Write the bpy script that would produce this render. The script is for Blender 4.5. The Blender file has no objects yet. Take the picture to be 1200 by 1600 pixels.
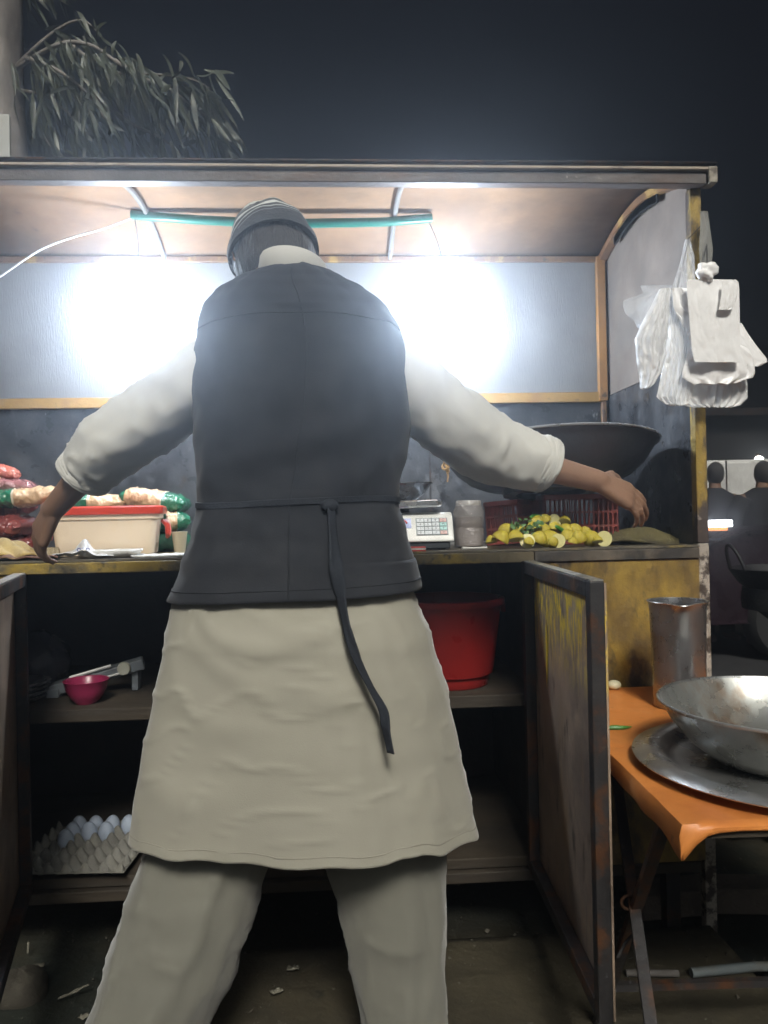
import bpy, bmesh, math, random
from mathutils import Vector, Matrix, noise
random.seed(7)
S = bpy.context.scene
R = math.radians
PI = math.pi

# ------------------------------------------------------------------ camera
FPX = 1210.0
CAM = Vector((0, 0, 1.12))
YAW, PITCH, ROLL = R(3.5), R(0.24), 0.021
_F = Vector((math.sin(YAW)*math.cos(PITCH), math.cos(YAW)*math.cos(PITCH), math.sin(PITCH)))
_R0 = Vector((math.cos(YAW), -math.sin(YAW), 0))
_U0 = _R0.cross(_F)
_U = math.cos(ROLL)*_U0 + math.sin(ROLL)*_R0
_R = math.cos(ROLL)*_R0 - math.sin(ROLL)*_U0
cd = bpy.data.cameras.new('camera')
cam = bpy.data.objects.new('camera', cd)
S.collection.objects.link(cam)
cd.sensor_fit = 'VERTICAL'; cd.sensor_height = 36; cd.lens = 36*FPX/1600
cd.clip_start = 0.02; cd.clip_end = 2000
M = Matrix.Identity(4)
for i in range(3):
    M[i][0] = _R[i]; M[i][1] = _U[i]; M[i][2] = -_F[i]; M[i][3] = CAM[i]
cam.matrix_world = M
S.camera = cam

def ray(px, py):
    return _F + _R*((px-600)/FPX) + _U*((800-py)/FPX)
def P(px, py, Y):
    d = ray(px, py); return CAM + d*(Y/d.y)
def PZ(px, py, z):
    d = ray(px, py); return CAM + d*((z-CAM.z)/d.z)

# ------------------------------------------------------------------ world, sun, exposure
w = bpy.data.worlds.new('World'); S.world = w; w.use_nodes = True
nt = w.node_tree
bg = nt.nodes['Background']
sky = nt.nodes.new('ShaderNodeTexSky'); sky.sky_type = 'NISHITA'; sky.sun_disc = False
SUN_EL, SUN_AZ = R(42), R(177)      # azimuth measured clockwise from +Y (behind the camera, a touch right)
sky.sun_elevation = R(-3.2); sky.sun_rotation = SUN_AZ
sky.air_density = 1.0; sky.dust_density = 0.6; sky.ozone_density = 2.0
mx = nt.nodes.new('ShaderNodeMix'); mx.data_type = 'RGBA'; mx.blend_type = 'MULTIPLY'; mx.inputs['Factor'].default_value = 1
mx.inputs[7].default_value = (.50, .78, 1.25, 1); nt.links.new(sky.outputs[0], mx.inputs[6]); nt.links.new(mx.outputs[2], bg.inputs[0]); bg.inputs[1].default_value = 0.06
sd = bpy.data.lights.new('sun', 'SUN'); so = bpy.data.objects.new('sun', sd); S.collection.objects.link(so)
sd.energy = 4.9; sd.angle = R(12); sd.color = (1.0, 0.95, 0.84)
sdir = Vector((math.sin(SUN_AZ)*math.cos(SUN_EL), math.cos(SUN_AZ)*math.cos(SUN_EL), math.sin(SUN_EL)))
so.rotation_euler = sdir.to_track_quat('Z', 'Y').to_euler(); so.location = (0, -3, 6)
S.view_settings.view_transform = 'Standard'; S.view_settings.look = 'None'
S.view_settings.exposure = 0; S.view_settings.gamma = 1
S.cycles.use_denoising = True
S.cycles.max_bounces = 8; S.cycles.transparent_max_bounces = 24
S.cycles.volume_bounces = 0
BULB = 540.0

# ------------------------------------------------------------------ helpers
C = S.collection
ORG = {}
def tag(o, label=None, cat=None, group=None, kind=None):
    if label: o['label'] = label
    if cat: o['category'] = cat
    if group: o['group'] = group
    if kind: o['kind'] = kind
    return o
def thing(name, loc, label, cat, group=None):
    o = bpy.data.objects.new(name, None); C.objects.link(o)
    o.empty_display_size = 0.05
    o.location = loc; ORG[o.name] = Vector(loc)
    return tag(o, label, cat, group)

class MB:
    def __init__(s): s.v = []; s.f = []
    def add(s, vs, fs):
        n = len(s.v); s.v += [Vector(v) for v in vs]; s.f += [tuple(i+n for i in f) for f in fs]; return s
    def box(s, lo, hi, m=None):
        x0, y0, z0 = lo; x1, y1, z1 = hi
        vs = [Vector(p) for p in ((x0,y0,z0),(x1,y0,z0),(x1,y1,z0),(x0,y1,z0),(x0,y0,z1),(x1,y0,z1),(x1,y1,z1),(x0,y1,z1))]
        if m: vs = [m @ v for v in vs]
        return s.add(vs, [(0,3,2,1),(4,5,6,7),(0,1,5,4),(1,2,6,5),(2,3,7,6),(3,0,4,7)])
    def bar(s, a, b, w, h, up=Vector((0,0,1))):
        a = Vector(a); b = Vector(b); d = (b-a); L = d.length; d.normalize()
        x = d.cross(up)
        if x.length < 1e-4: x = d.cross(Vector((1,0,0)))
        x.normalize(); z = x.cross(d)
        m = Matrix((( x.x, d.x, z.x, a.x),( x.y, d.y, z.y, a.y),( x.z, d.z, z.z, a.z),(0,0,0,1)))
        return s.box((-w/2, 0, -h/2), (w/2, L, h/2), m)
    def loft(s, rings, cap=True, closed=True):
        n = len(rings[0]); base = len(s.v)
        for r in rings: s.v += [Vector(p) for p in r]
        for i in range(len(rings)-1):
            for j in range(n if closed else n-1):
                k = (j+1) % n
                s.f.append((base+i*n+j, base+i*n+k, base+(i+1)*n+k, base+(i+1)*n+j))
        if cap and closed:
            s.f.append(tuple(base+j for j in range(n))[::-1])
            e = base+(len(rings)-1)*n
            s.f.append(tuple(e+j for j in range(n)))
        return s
    def tube(s, path, r, n=10, cap=True):
        path = [Vector(p) for p in path]
        rr = r if isinstance(r, (list, tuple)) else [r]*len(path)
        rings = []; ref = None
        for i, p in enumerate(path):
            d = (path[min(i+1, len(path)-1)] - path[max(i-1, 0)]).normalized()
            if ref is None:
                ref = d.orthogonal().normalized()
            x = (ref - d*ref.dot(d)).normalized(); ref = x; y = d.cross(x)
            rings.append([p + (x*math.cos(t)+y*math.sin(t))*rr[i] for t in [2*PI*k/n for k in range(n)]])
        return s.loft(rings, cap)
    def lathe(s, prof, n=40, m=None, c=(0,0,0), cap=False):
        c = Vector(c); rings = []
        for (r, z) in prof:
            ring = [Vector((r*math.cos(2*PI*k/n), r*math.sin(2*PI*k/n), z)) for k in range(n)]
            rings.append([((m @ p) if m else p)+c for p in ring])
        return s.loft(rings, cap)
    def ell(s, c, r, n=16, m=None, k=10):
        c = Vector(c); rings = []
        for i in range(k+1):
            a = -PI/2 + PI*i/k
            rr = max(math.cos(a), 1e-3)
            ring = [Vector((r[0]*rr*math.cos(2*PI*j/n), r[1]*rr*math.sin(2*PI*j/n), r[2]*math.sin(a))) for j in range(n)]
            rings.append([((m @ p) if m else p)+c for p in ring])
        return s.loft(rings, True)
    def caps(s, a, b, ra, rb, n=12):
        a = Vector(a); b = Vector(b); d = (b-a); L = max(d.length, 1e-5); d = d/L
        x = d.orthogonal().normalized(); y = d.cross(x); rings = []
        st = [(-ra*math.cos(t), ra*math.sin(t)) for t in (0.15, .5, .9, 1.3)] + [(0, ra)]
        st += [(L, rb)] + [(L+rb*math.sin(t), rb*math.cos(t)) for t in (.35, .75, 1.1, 1.42)]
        for (q, r) in st:
            rings.append([a + d*q + (x*math.cos(2*PI*k/n)+y*math.sin(2*PI*k/n))*r for k in range(n)])
        return s.loft(rings, True)
    def grid(s, pts):   # pts[row][col]
        base = len(s.v); n = len(pts[0])
        for r in pts: s.v += [Vector(p) for p in r]
        for i in range(len(pts)-1):
            for j in range(n-1):
                s.f.append((base+i*n+j, base+i*n+j+1, base+(i+1)*n+j+1, base+(i+1)*n+j))
        return s

def obj(name, mb, material, parent=None, loc=None, smooth=True, bevel=0, sub=0, solid=0, label=None, cat=None, group=None, kind=None, auto=True, mods=True):
    """one mesh object; vertices given in world space, stored relative to the thing's base"""
    if parent is not None: o0 = ORG[parent.name]
    elif loc is not None: o0 = Vector(loc)
    else: o0 = Vector((0,0,0))
    me = bpy.data.meshes.new(name)
    me.from_pydata([v-o0 for v in mb.v], [], mb.f)
    me.update()
    bm = bmesh.new(); bm.from_mesh(me); bmesh.ops.recalc_face_normals(bm, faces=bm.faces); bm.to_mesh(me); bm.free()
    if isinstance(material, (list, tuple)):
        for m_ in material: me.materials.append(m_)
    else: me.materials.append(material)
    o = bpy.data.objects.new(name, me); C.objects.link(o)
    if smooth:
        me.polygons.foreach_set('use_smooth', [True]*len(me.polygons))
        if auto:
            for e in me.edges: pass
            me.set_sharp_from_angle(angle=R(42))
    if solid:
        m_ = o.modifiers.new('solid', 'SOLIDIFY'); m_.thickness = solid; m_.offset = 0
    if bevel:
        m_ = o.modifiers.new('bevel', 'BEVEL'); m_.width = bevel; m_.segments = 2; m_.limit_method = 'ANGLE'; m_.angle_limit = R(40)
    if sub:
        m_ = o.modifiers.new('sub', 'SUBSURF'); m_.levels = sub; m_.render_levels = sub
    if parent is not None:
        o.parent = parent; ORG[o.name] = o0
    else:
        o.location = o0; ORG[o.name] = o0
    return tag(o, label, cat, group, kind)

# ------------------------------------------------------------------ materials
def hexc(r, g, b):
    f = lambda c: ((c/255)/12.92 if c/255 <= .04045 else (((c/255)+.055)/1.055)**2.4)
    return (f(r), f(g), f(b))
MATS = {}
def mat(name, base, layers=(), rough=.6, rvar=.12, metal=0.0, bump=0.0, bscale=60, bstretch=(1,1,1), spec=.5, var=.25, vscale=7, emit=None, estr=0,
        trans=0, alpha=1, subs=0, sheen=0, coat=0, custom=None):
    if name in MATS: return MATS[name]
    m = bpy.data.materials.new(name); m.use_nodes = True; MATS[name] = m
    nt = m.node_tree; N = nt.nodes; L = nt.links
    b = N['Principled BSDF']
    tc = N.new('ShaderNodeTexCoord')
    def nz(scale, stretch=(1,1,1), det=5, rgh=.6, off=0):
        mp = N.new('ShaderNodeMapping'); mp.inputs['Scale'].default_value = stretch; mp.inputs['Location'].default_value = (off, off*.7, off*1.3)
        L.new(tc.outputs['Object'], mp.inputs[0])
        n = N.new('ShaderNodeTexNoise'); n.inputs['Scale'].default_value = scale; n.inputs['Detail'].default_value = det; n.inputs['Roughness'].default_value = rgh
        L.new(mp.outputs[0], n.inputs['Vector']); return n.outputs['Fac']
    def ramp(fac, lo, hi):
        r = N.new('ShaderNodeMapRange'); r.inputs['From Min'].default_value = lo; r.inputs['From Max'].default_value = hi; r.clamp = True
        L.new(fac, r.inputs['Value']); return r.outputs[0]
    def mix(fac, a, c):
        x = N.new('ShaderNodeMix'); x.data_type = 'RGBA'
        if isinstance(fac, float): x.inputs['Factor'].default_value = fac
        else: L.new(fac, x.inputs['Factor'])
        for sk, v in ((6, a), (7, c)):
            if isinstance(v, tuple): x.inputs[sk].default_value = (*v[:3], 1)
            else: L.new(v, x.inputs[sk])
        return x.outputs[2]
    lowc = tuple(c*(1-var) for c in base); hic = tuple(min(1, c*(1+var*.7)) for c in base)
    col = mix(ramp(nz(vscale), .3, .7), lowc, hic)
    for i, ly in enumerate(layers):
        lc, sc, lo, hi = ly[:4]; st = ly[4] if len(ly) > 4 else (1,1,1)
        col = mix(ramp(nz(sc, st, 8, .68, off=3.1*(i+1)), lo, hi), col, lc)
    if custom: col = custom(N, L, tc, col, mix, ramp, nz)
    L.new(col, b.inputs['Base Color'])
    rr = N.new('ShaderNodeMapRange'); rr.inputs['From Min'].default_value = .3; rr.inputs['From Max'].default_value = .7
    rr.inputs['To Min'].default_value = max(0.02, rough-rvar); rr.inputs['To Max'].default_value = min(1, rough+rvar)
    L.new(nz(vscale*2.3, off=9), rr.inputs['Value']); L.new(rr.outputs[0], b.inputs['Roughness'])
    b.inputs['Metallic'].default_value = metal; b.inputs['Specular IOR Level'].default_value = spec
    if bump:
        bp = N.new('ShaderNodeBump'); bp.inputs['Strength'].default_value = bump; bp.inputs['Distance'].default_value = .01
        L.new(nz(bscale, bstretch, 6, .6, off=5), bp.inputs['Height']); L.new(bp.outputs[0], b.inputs['Normal'])
    if emit: b.inputs['Emission Color'].default_value = (*emit, 1); b.inputs['Emission Strength'].default_value = estr
    if trans: b.inputs['Transmission Weight'].default_value = trans
    if subs: b.inputs['Subsurface Weight'].default_value = subs; b.inputs['Subsurface Radius'].default_value = (.02, .015, .01)
    if sheen: b.inputs['Sheen Weight'].default_value = sheen
    if coat: b.inputs['Coat Weight'].default_value = coat
    b.inputs['Alpha'].default_value = alpha
    return m

YEL = (.30, .20, .035); RUST = (.10, .042, .018); DARKM = (.035, .033, .034)
m_dirt = mat('dirt_ground', (.038, .033, .020), [((.018, .016, .011), 2.2, .42, .6), ((.075, .062, .042), 38, .6, .72), ((.02,.026,.022), 1.1, .5, .66)], rough=.93, bump=.9, bscale=34, var=.35, vscale=11, spec=.25)
m_slab = mat('cement_slab', (.062, .053, .033), [((.032, .028, .020), 3.0, .45, .66), ((.10, .09, .07), 55, .62, .74), ((.02,.02,.016), 14, .6, .7)], rough=.9, bump=.55, bscale=50, var=.3, spec=.3)
m_iron = mat('black_iron', DARKM, [(RUST, 14, .5, .62), ((.10, .09, .075), 60, .62, .7)], rough=.55, metal=.35, bump=.25, bscale=45)
m_doorm = mat('rusty_door_sheet', (.30, .22, .16), [((.15, .115, .09), 3.2, .44, .62), ((.19, .13, .075), 11, .56, .70, (1, 1, .22)), ((.38, .34, .28), 55, .70, .74, (1, 1, .25)), ((.055, .035, .022), 30, .6, .68, (1,1,.3))], rough=.6, metal=.15, bump=.2, bscale=30, bstretch=(1,1,.3))
def door_custom(N, L, tc, col, mix, ramp, nz):
    sp = N.new('ShaderNodeSeparateXYZ'); L.new(tc.outputs['Object'], sp.inputs[0])
    up = ramp(sp.outputs[2], .74, .90); dn = ramp(sp.outputs[2], .965, .94)
    a = N.new('ShaderNodeMath'); a.operation = 'MULTIPLY'; L.new(up, a.inputs[0]); L.new(dn, a.inputs[1])
    n = ramp(nz(60, (1, 1, .28), 6, .7, off=7), .46, .56)
    k = N.new('ShaderNodeMath'); k.operation = 'MULTIPLY'; L.new(a.outputs[0], k.inputs[0]); L.new(n, k.inputs[1])
    return mix(k.outputs[0], col, (.85, .60, .04))
m_door = mat('worn_door_sheet', (.38, .28, .205), [((.19, .145, .12), 3.2, .44, .62), ((.34, .22, .12), 11, .54, .68, (1, 1, .22)), ((.10, .07, .05), 24, .56, .66, (1, 1, .3)), ((.65, .60, .50), 55, .68, .72, (1, 1, .25))], rough=.55, metal=.15, bump=.2, bscale=30, bstretch=(1,1,.3), custom=door_custom)
m_yellow = mat('worn_yellow_paint', YEL, [((.13, .085, .03), 7, .44, .60, (1,1,.5)), ((.045, .034, .024), 12, .50, .62, (1,1,.45)), ((.30, .26, .15), 50, .68, .74)], rough=.55, bump=.3, bscale=40, var=.3)
m_yrail = mat('yellow_rail_paint', (.36, .21, .065), [((.30, .16, .06), 12, .54, .68), ((.10, .06, .035), 30, .62, .70)], rough=.5, bump=.2, var=.2)
m_pillar = mat('chipped_pillar_paint', (.34, .23, .04), [((.055, .04, .035), 9, .48, .56, (1,1,.35)), ((.30, .27, .24), 34, .62, .68)], rough=.6, bump=.4, bscale=60)
m_wpillar = mat('flaking_white_paint', (.42, .38, .33), [((.06, .045, .035), 32, .48, .56)], rough=.8, bump=.7, bscale=80)
m_brown = mat('brown_frame_paint', (.16, .085, .045), [((.36, .23, .08), 12, .52, .64, (1,1,.4)), ((.04,.03,.025), 25, .6, .68)], rough=.5, bump=.2)
m_ceil = mat('tan_ceiling_sheet', (.25, .150, .085), [((.17, .105, .06), 3.5, .45, .62), ((.14, .09, .07), 22, .62, .74)], rough=.75, bump=.12, bscale=25)
m_wpanel = mat('ribbed_white_panel', (.20, .20, .20), [((.145, .142, .14), 2.5, .48, .7), ((.10, .09, .08), 26, .66, .74)], rough=.55, bump=.22, bscale=40, bstretch=(6, 1, .8), var=.12)
m_side = mat('grey_side_panel', (.17, .14, .12), [((.12, .11, .10), 3, .45, .7), ((.10, .09, .085), 20, .66, .76)], rough=.65, bump=.1)
m_sheet = mat('scratched_steel_sheet', (.105, .11, .12), [((.035, .037, .042), 4, .40, .58), ((.17, .175, .185), 9, .58, .68, (1,1,.5)), ((.42, .43, .44), 26, .66, .72, (1, 1, .45)), ((.07, .05, .035), 12, .6, .7)], rough=.36, rvar=.18, metal=.45, bump=.3, bscale=14)
m_count = mat('grimy_counter', (.11, .095, .07), [((.26, .19, .05), 9, .54, .64), ((.03, .028, .026), 18, .52, .64), ((.4, .38, .32), 60, .68, .74)], rough=.5, bump=.3)
m_inside = mat('shaded_cabinet_inside', (.022, .019, .019), [((.045, .03, .022), 6, .5, .7)], rough=.8, bump=.2)  # near-black base puts the cupboard's inner shade into the colour
m_wood = mat('old_shelf_wood', (.050, .038, .025), [((.03, .024, .018), 10, .45, .62, (.15,1,1)), ((.2,.18,.15), 60, .68, .74)], rough=.8, bump=.4, bscale=40, bstretch=(.15,1,1))
m_green = mat('green_tube_plastic', (.012, .14, .105), rough=.35, var=.15)
m_wire = mat('white_cable', (.6, .6, .6), rough=.5, var=.1)
m_wire2 = mat('grey_cable', (.2, .2, .21), rough=.5, var=.1)
m_bulb = mat('lit_bulb_glass', (1, 1, 1), emit=(.76, .87, 1.0), estr=BULB, var=0)
m_white = mat('white_plastic', (.72, .73, .71), rough=.35, var=.06)

def N3(x, y, z): return noise.noise(Vector((x, y, z)))
# ------------------------------------------------------------------ setting
g = MB()
n = 90
xs = [-150, -60, -20, -6] + [-4+8*i/n for i in range(n+1)] + [7, 20, 60, 150]
ys = [-150, -60, -15, -3] + [-.5+6*i/n for i in range(n+1)] + [7.5, 12, 20, 60, 150]
rows = []
for y in ys:
    r_ = []
    for x in xs:
        z = 0
        if abs(x) < 4 and -1 < y < 5.5:
            z = .010*noise.noise(Vector((x*2.2, y*2.2, 0))) + .006*noise.noise(Vector((x*9, y*9, 3)))
            z += .03*max(0, noise.noise(Vector((x*1.1, y*1.3, 9))))*(1 if x < -.35 else 0)
        r_.append((x, y, z-.012))
    rows.append(r_)
g.grid(rows)
obj('ground', g, m_dirt, kind='structure')
rd = MB(); rd.box((-60, 4.6, -.03), (60, 12.5, .004))
obj('road', rd, mat('asphalt', (.035, .035, .037), [((.055,.055,.055), 40, .55, .7)], rough=.85, bump=.4, bscale=60), kind='structure')
sl = MB()
def slabz(x, y): return .018 + .003*noise.noise(Vector((x*8, y*8, 1)))
rows = [[(x, y, slabz(x, y)) for x in [-.30+1.25*i/50 + .012*noise.noise(Vector((y*6, i*.0, 4))) for i in range(51)]] for y in [.35+1.62*j/60 for j in range(61)]]
sl.grid(rows)
n_ = len(sl.v); 
# skirt
for j in range(61):
    pass
obj('pavement', sl, m_slab, kind='structure', solid=.03)

# ------------------------------------------------------------------ stall
YF, YB, XL, XR = 2.0, 2.65, -1.32, .96
ZC = 1.025
stall = thing('food_stall', (-.18, 2.3, 0), 'old metal street food stall with arched canopy, ribbed white back panel and open cupboard below', 'food stall')
def arch(Y): return 2.0 + .065*math.sin(PI*(Y-YF)/(YB-YF))
def sp(name, mb, m, **k): return obj(name, mb, m, stall, **k)
sp('back_panel', MB().box((XL, YB, 1.515), (XR-.012, YB+.012, 2.0)), m_wpanel)
sp('back_panel', MB().box((XL, YB-.004, ZC), (XR-.012, YB+.010, 1.512)), m_sheet, label='dark scratched steel lower back panel')
sp('rail', MB().box((XL, YB-.020, 1.497), (XR-.02, YB-.005, 1.532)), m_yrail, bevel=.002)
sp('rail', MB().box((XL, YB-.016, 1.985), (XR-.02, YB-.002, 2.005)), m_brown, bevel=.002)
for xx in (-.25, .32):
    sp('panel_seam', MB().box((xx, YB-.008, ZC), (xx+.006, YB-.0045, 1.495)), m_iron)
# side panel (right): polygon under the arch
def side(x0, x1, z0, zt=None):
    mb = MB(); ks = 24
    yy = [YF+.018 + (YB-YF-.02)*i/ks for i in range(ks+1)]
    top = [(y, zt if zt else arch(y)-.004) for y in yy]
    a = [(x0, y, z0) for y in yy]; b = [(x0, y, z) for y, z in top]
    c = [(x1, y, z) for y, z in top]; d = [(x1, y, z0) for y in yy]
    mb.grid([a, b, c, d, a]); return mb
sp('side_panel', side(XR-.006, XR+.004, 1.52), m_side)
sp('side_panel', side(XR-.008, XR+.006, .2, 1.517), m_sheet, label='dark scratched steel lower side panel')
sp('side_panel', side(XL-.006, XL+.004, 1.52), m_side)
sp('side_panel', side(XL-.008, XL+.006, .2, 1.517), m_sheet, label='dark scratched steel lower side panel')
# ceiling
yy = [YF-.03 + (YB-YF+.04)*i/20 for i in range(21)]
rf = MB(); rf.grid([[(x, y, arch(min(max(y, YF), YB))+.010) for x in (XL-.03, -.6, 0, .5, XR+.03)] for y in yy])
sp('ceiling_sheet', rf, m_ceil, solid=.004)
rf = MB(); rf.grid([[(x, y, arch(min(max(y, YF), YB))+.018) for x in (XL-.04, -.6, 0, .5, XR+.045)] for y in [YF-.05]+yy])
sp('roof', rf, m_iron, solid=.004)
for xx in (-1.30, -.56, .20):
    path = [(xx, YF+.02+(YB-YF-.03)*i/18, arch(YF+.02+(YB-YF-.03)*i/18)-.006) for i in range(19)]
    sp('rib', MB().tube(path, .008, 8), mat('grey_rib_paint', (.20, .19, .18), [(RUST, 20, .6, .7)], rough=.5))
path = [(XR-.022, YF+.02+(YB-YF-.03)*i/22, arch(YF+.02+(YB-YF-.03)*i/22)-.012) for i in range(23)]
rb = MB()
for i in range(22): rb.bar(path[i], path[i+1], .026, .022)
sp('rib', rb, m_brown, label='wide brown painted end rib', smooth=False)
rb = MB()
for i in range(5, 17):
    a = Vector(path[i]) + Vector((-.004, 0, -.022)); 
    for q in range(6):
        t = q/6; p = a.lerp(Vector(path[i+1]) + Vector((-.004, 0, -.022)), t)
        rb.box((p.x-.003, p.y-.004, p.z-.010-.007*random.random()), (p.x+.003, p.y+.006, p.z+.014))
sp('sealing_strip', rb, mat('black_rubber', (.015,.015,.017), rough=.8), smooth=False)
# front beam: lip + web
zb0 = P(600, 287, 1.965).z; zb1 = P(600, 262, 1.965).z
sp('front_beam', MB().box((XL-.05, 1.955, zb0), (XR+.018, 1.99, zb1-.010)), mat('dark_beam_paint', (.10, .085, .08), [(RUST, 9, .5, .66, (.2,1,1)), ((.3,.28,.25), 40, .66, .72)], rough=.55, bump=.3), bevel=.002)
sp('beam_lip', MB().box((XL-.05, 1.945, zb1-.008), (XR+.020, 2.0, zb1)), mat('lit_beam_edge', (.40, .33, .26), [((.12,.09,.07), 18, .55, .68, (.3,1,1))], rough=.6, bump=.4), bevel=.002)  # lip coloured paler than the web for its lit top edge
sp('beam_end_cap', MB().box((XR+.022, 1.948, zb0+.001), (XR+.046, 1.992, zb1+.003)), mat('beam_cap_metal', (.38,.35,.29), [((.12,.1,.08), 30, .5, .62)], rough=.6, bump=.5), bevel=.003)
# pillars
sp('pillar', MB().box((XR-.014, YF-.018, 1.03), (XR+.016, YF+.012, zb0)), m_pillar, bevel=.002)
sp('pillar', MB().box((XR-.014, YF-.018, .0), (XR+.016, YF+.012, 1.028)), m_wpillar, bevel=.002, label='lower corner pillar with flaking whitish paint')
sp('pillar', MB().box((XR-.045, YB-.030, 1.50), (XR-.016, YB-.006, 2.0)), mat('ochre_pillar_paint', (.34, .17, .055), [((.18,.10,.05), 10, .5, .64, (1,1,.4)), ((.06,.04,.03), 22, .6, .68)], rough=.5), bevel=.002)
sp('pillar', MB().box((XR-.036, YB-.026, ZC), (XR-.020, YB-.008, 1.497)), m_brown, bevel=.002)
sp('pillar', MB().box((XL-.014, YF-.018, .0), (XL+.016, YF+.012, zb0)), m_pillar, bevel=.002)
sp('pillar', MB().box((XL+.016, YB-.030, 1.53), (XL+.045, YB-.006, 1.98)), m_brown, bevel=.002)
# counter
ct = MB(); ct.box((XL+.008, 1.975, ZC-.006), (XR-.012, YB-.006, ZC))
sp('counter_top', ct, m_count, bevel=.001)
sp('counter_lip', MB().box((XL+.008, 1.968, ZC-.034), (.505, 1.985, ZC-.007)), mat('yellowed_lip', (.13,.105,.06), [((.32,.22,.035), 8, .48, .58, (.6,1,1)), ((.03,.028,.026), 22, .55, .64)], rough=.5, bump=.3), bevel=.002)
sp('counter_lip', MB().box((.507, 1.968, ZC-.034), (XR-.016, 1.985, ZC-.007)), mat('sooty_lip', (.12,.10,.075), [((.03,.028,.026), 9, .45, .6)], rough=.6, bump=.3), bevel=.002)
# cupboard
HX0, HX1 = -.79, .50
sp('front_panel', MB().box((HX1+.012, 1.975, .20), (XR-.015, 1.990, ZC-.036)), m_yellow, label='yellow painted front panel worn to bare metal', bevel=.001)
sp('front_panel', MB().box((XL+.012, 1.975, .20), (HX0-.012, 1.990, ZC-.036)), m_yellow, bevel=.001)
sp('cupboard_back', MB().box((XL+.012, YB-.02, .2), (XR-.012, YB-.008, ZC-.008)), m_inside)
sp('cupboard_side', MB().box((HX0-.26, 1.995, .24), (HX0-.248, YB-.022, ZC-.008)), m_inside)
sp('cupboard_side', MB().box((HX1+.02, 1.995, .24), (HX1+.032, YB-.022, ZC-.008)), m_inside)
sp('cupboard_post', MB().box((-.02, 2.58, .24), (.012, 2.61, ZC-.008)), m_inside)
sp('door_post', MB().box((HX1-.004, 1.972, .2), (HX1+.010, 2.0, ZC-.036)), m_iron, bevel=.001)
sp('door_post', MB().box((HX0-.010, 1.972, .2), (HX0+.006, 2.0, ZC-.036)), m_iron, bevel=.001)
sp('shelf', MB().box((HX0-.247, 2.004, .612), (HX1+.019, YB-.022, .645)), m_wood, bevel=.003)
sp('shelf', MB().box((HX0-.247, 2.001, .195), (HX1+.03, YB-.022, .222)), m_wood, bevel=.003)
sp('bottom_beam', MB().box((XL+.02, 1.985, .165), (XR-.02, 2.02, .193)), m_wood, bevel=.003)
for (lx, ly) in ((-1.2, 2.05), (-.27, 2.3), (.88, 2.05), (-1.2, 2.6), (.88, 2.6)):
    sp('leg', MB().box((lx-.02, ly-.02, -.01), (lx+.02, ly+.02, .164)), m_iron, bevel=.002)

def door(hx, hy, ox, oy, mpanel, inner):
    h = Vector((hx, hy, 0)); o = Vector((ox, oy, 0)); d = (o-h); L = d.length; d.normalize()
    nrm = Vector((-d.y, d.x, 0)) * inner       # towards the inside face
    z0, z1 = .21, .995
    fr = MB(); t = .030
    m_ = Matrix(((d.x, nrm.x, 0, h.x),(d.y, nrm.y, 0, h.y),(0,0,1,0),(0,0,0,1)))
    fr.box((0, -.0, z0), (t, .026, z1), m_); fr.box((L-t, -.0, z0), (L, .026, z1), m_)
    fr.box((t+.001, -.0, z1-t), (L-t-.001, .026, z1), m_); fr.box((t+.001, 0, z0), (L-t-.001, .026, z0+t), m_)
    dd = sp('door', MB().box((.004, -.005, z0+.004), (L-.004, -.001, z1-.004), m_), mpanel, smooth=False)
    obj('door_frame', fr, m_iron, dd, bevel=.002, smooth=False)
    obj('edge_strip', MB().box((t+.002, .001, z1+.0005), (L-.001, .025, z1+.003), m_), mat('lit_edge_metal', (.45,.44,.42), [((.1,.09,.08), 20, .55, .65)], rough=.4, metal=.6), dd)  # pale strip paints the light along the top of the door frame
    for zz in (.33, .86):
        obj('hinge', MB().tube([h+Vector((0,-.0,zz-.03))-nrm*.012, h+Vector((0,0,zz+.03))-nrm*.012], .006, 8), m_iron, dd)
    return dd, m_, L
d1, dm, dL = door(.497, 1.966, .470, 1.345, m_door, -1)
d2, _, _ = door(-.795, 1.966, -.64, 1.35, m_doorm, 1)
# paint scrape on the right door
sc = MB(); pts = [(0.16,.86),(.168,.80),(.160,.74),(.150,.70),(.146,.76),(.150,.83)]
sc.add([dm @ Vector((x, .0004, z)) for x, z in pts], [tuple(range(6))])
obj('paint_scrape', sc, mat('bright_yellow_scrape', (.75,.52,.03), rough=.6), d1, smooth=False, solid=.0006)
# green tube
gt = [P(205, 336, 2.40), P(300, 343, 2.40), P(430, 350, 2.40), P(600, 347, 2.40), P(675, 341, 2.40)]
sp('conduit_tube', MB().tube(gt, .014, 12), m_green)

# bulbs
def bulb(px, py, label, wire_from):
    c = P(px, py, 2.36)
    t = thing('light_bulb', c+Vector((0, 0, .09)), label, 'light bulb', 'bulbs hanging from the canopy')
    prof = [(.001, -.040), (.016, -.037), (.030, -.026), (.0385, -.008), (.039, .008), (.034, .026), (.026, .042), (.020, .052)]
    obj('glass', MB().lathe(prof, 28, c=c, cap=True), m_bulb, t)
    obj('base', MB().lathe([(.020, .053), (.0205, .070), (.016, .082), (.013, .095), (.001, .096)], 20, c=c, cap=True), m_white, t)
    top = c+Vector((0, 0, .095)); a = Vector(wire_from)
    path = [top.lerp(a, k/10) + Vector((.012*math.sin(PI*k/10), 0, 0)) for k in range(11)]
    obj('wire', MB().tube(path, .0018, 6), m_wire2, t)
    return t
bulb(210, 488, 'left glowing white LED bulb hanging before the white panel', gt[0]+Vector((.01, 0, -.012)))
bulb(694, 486, 'right glowing white LED bulb hanging before the white panel', gt[-1]+Vector((-.01, 0, -.012)))
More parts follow.
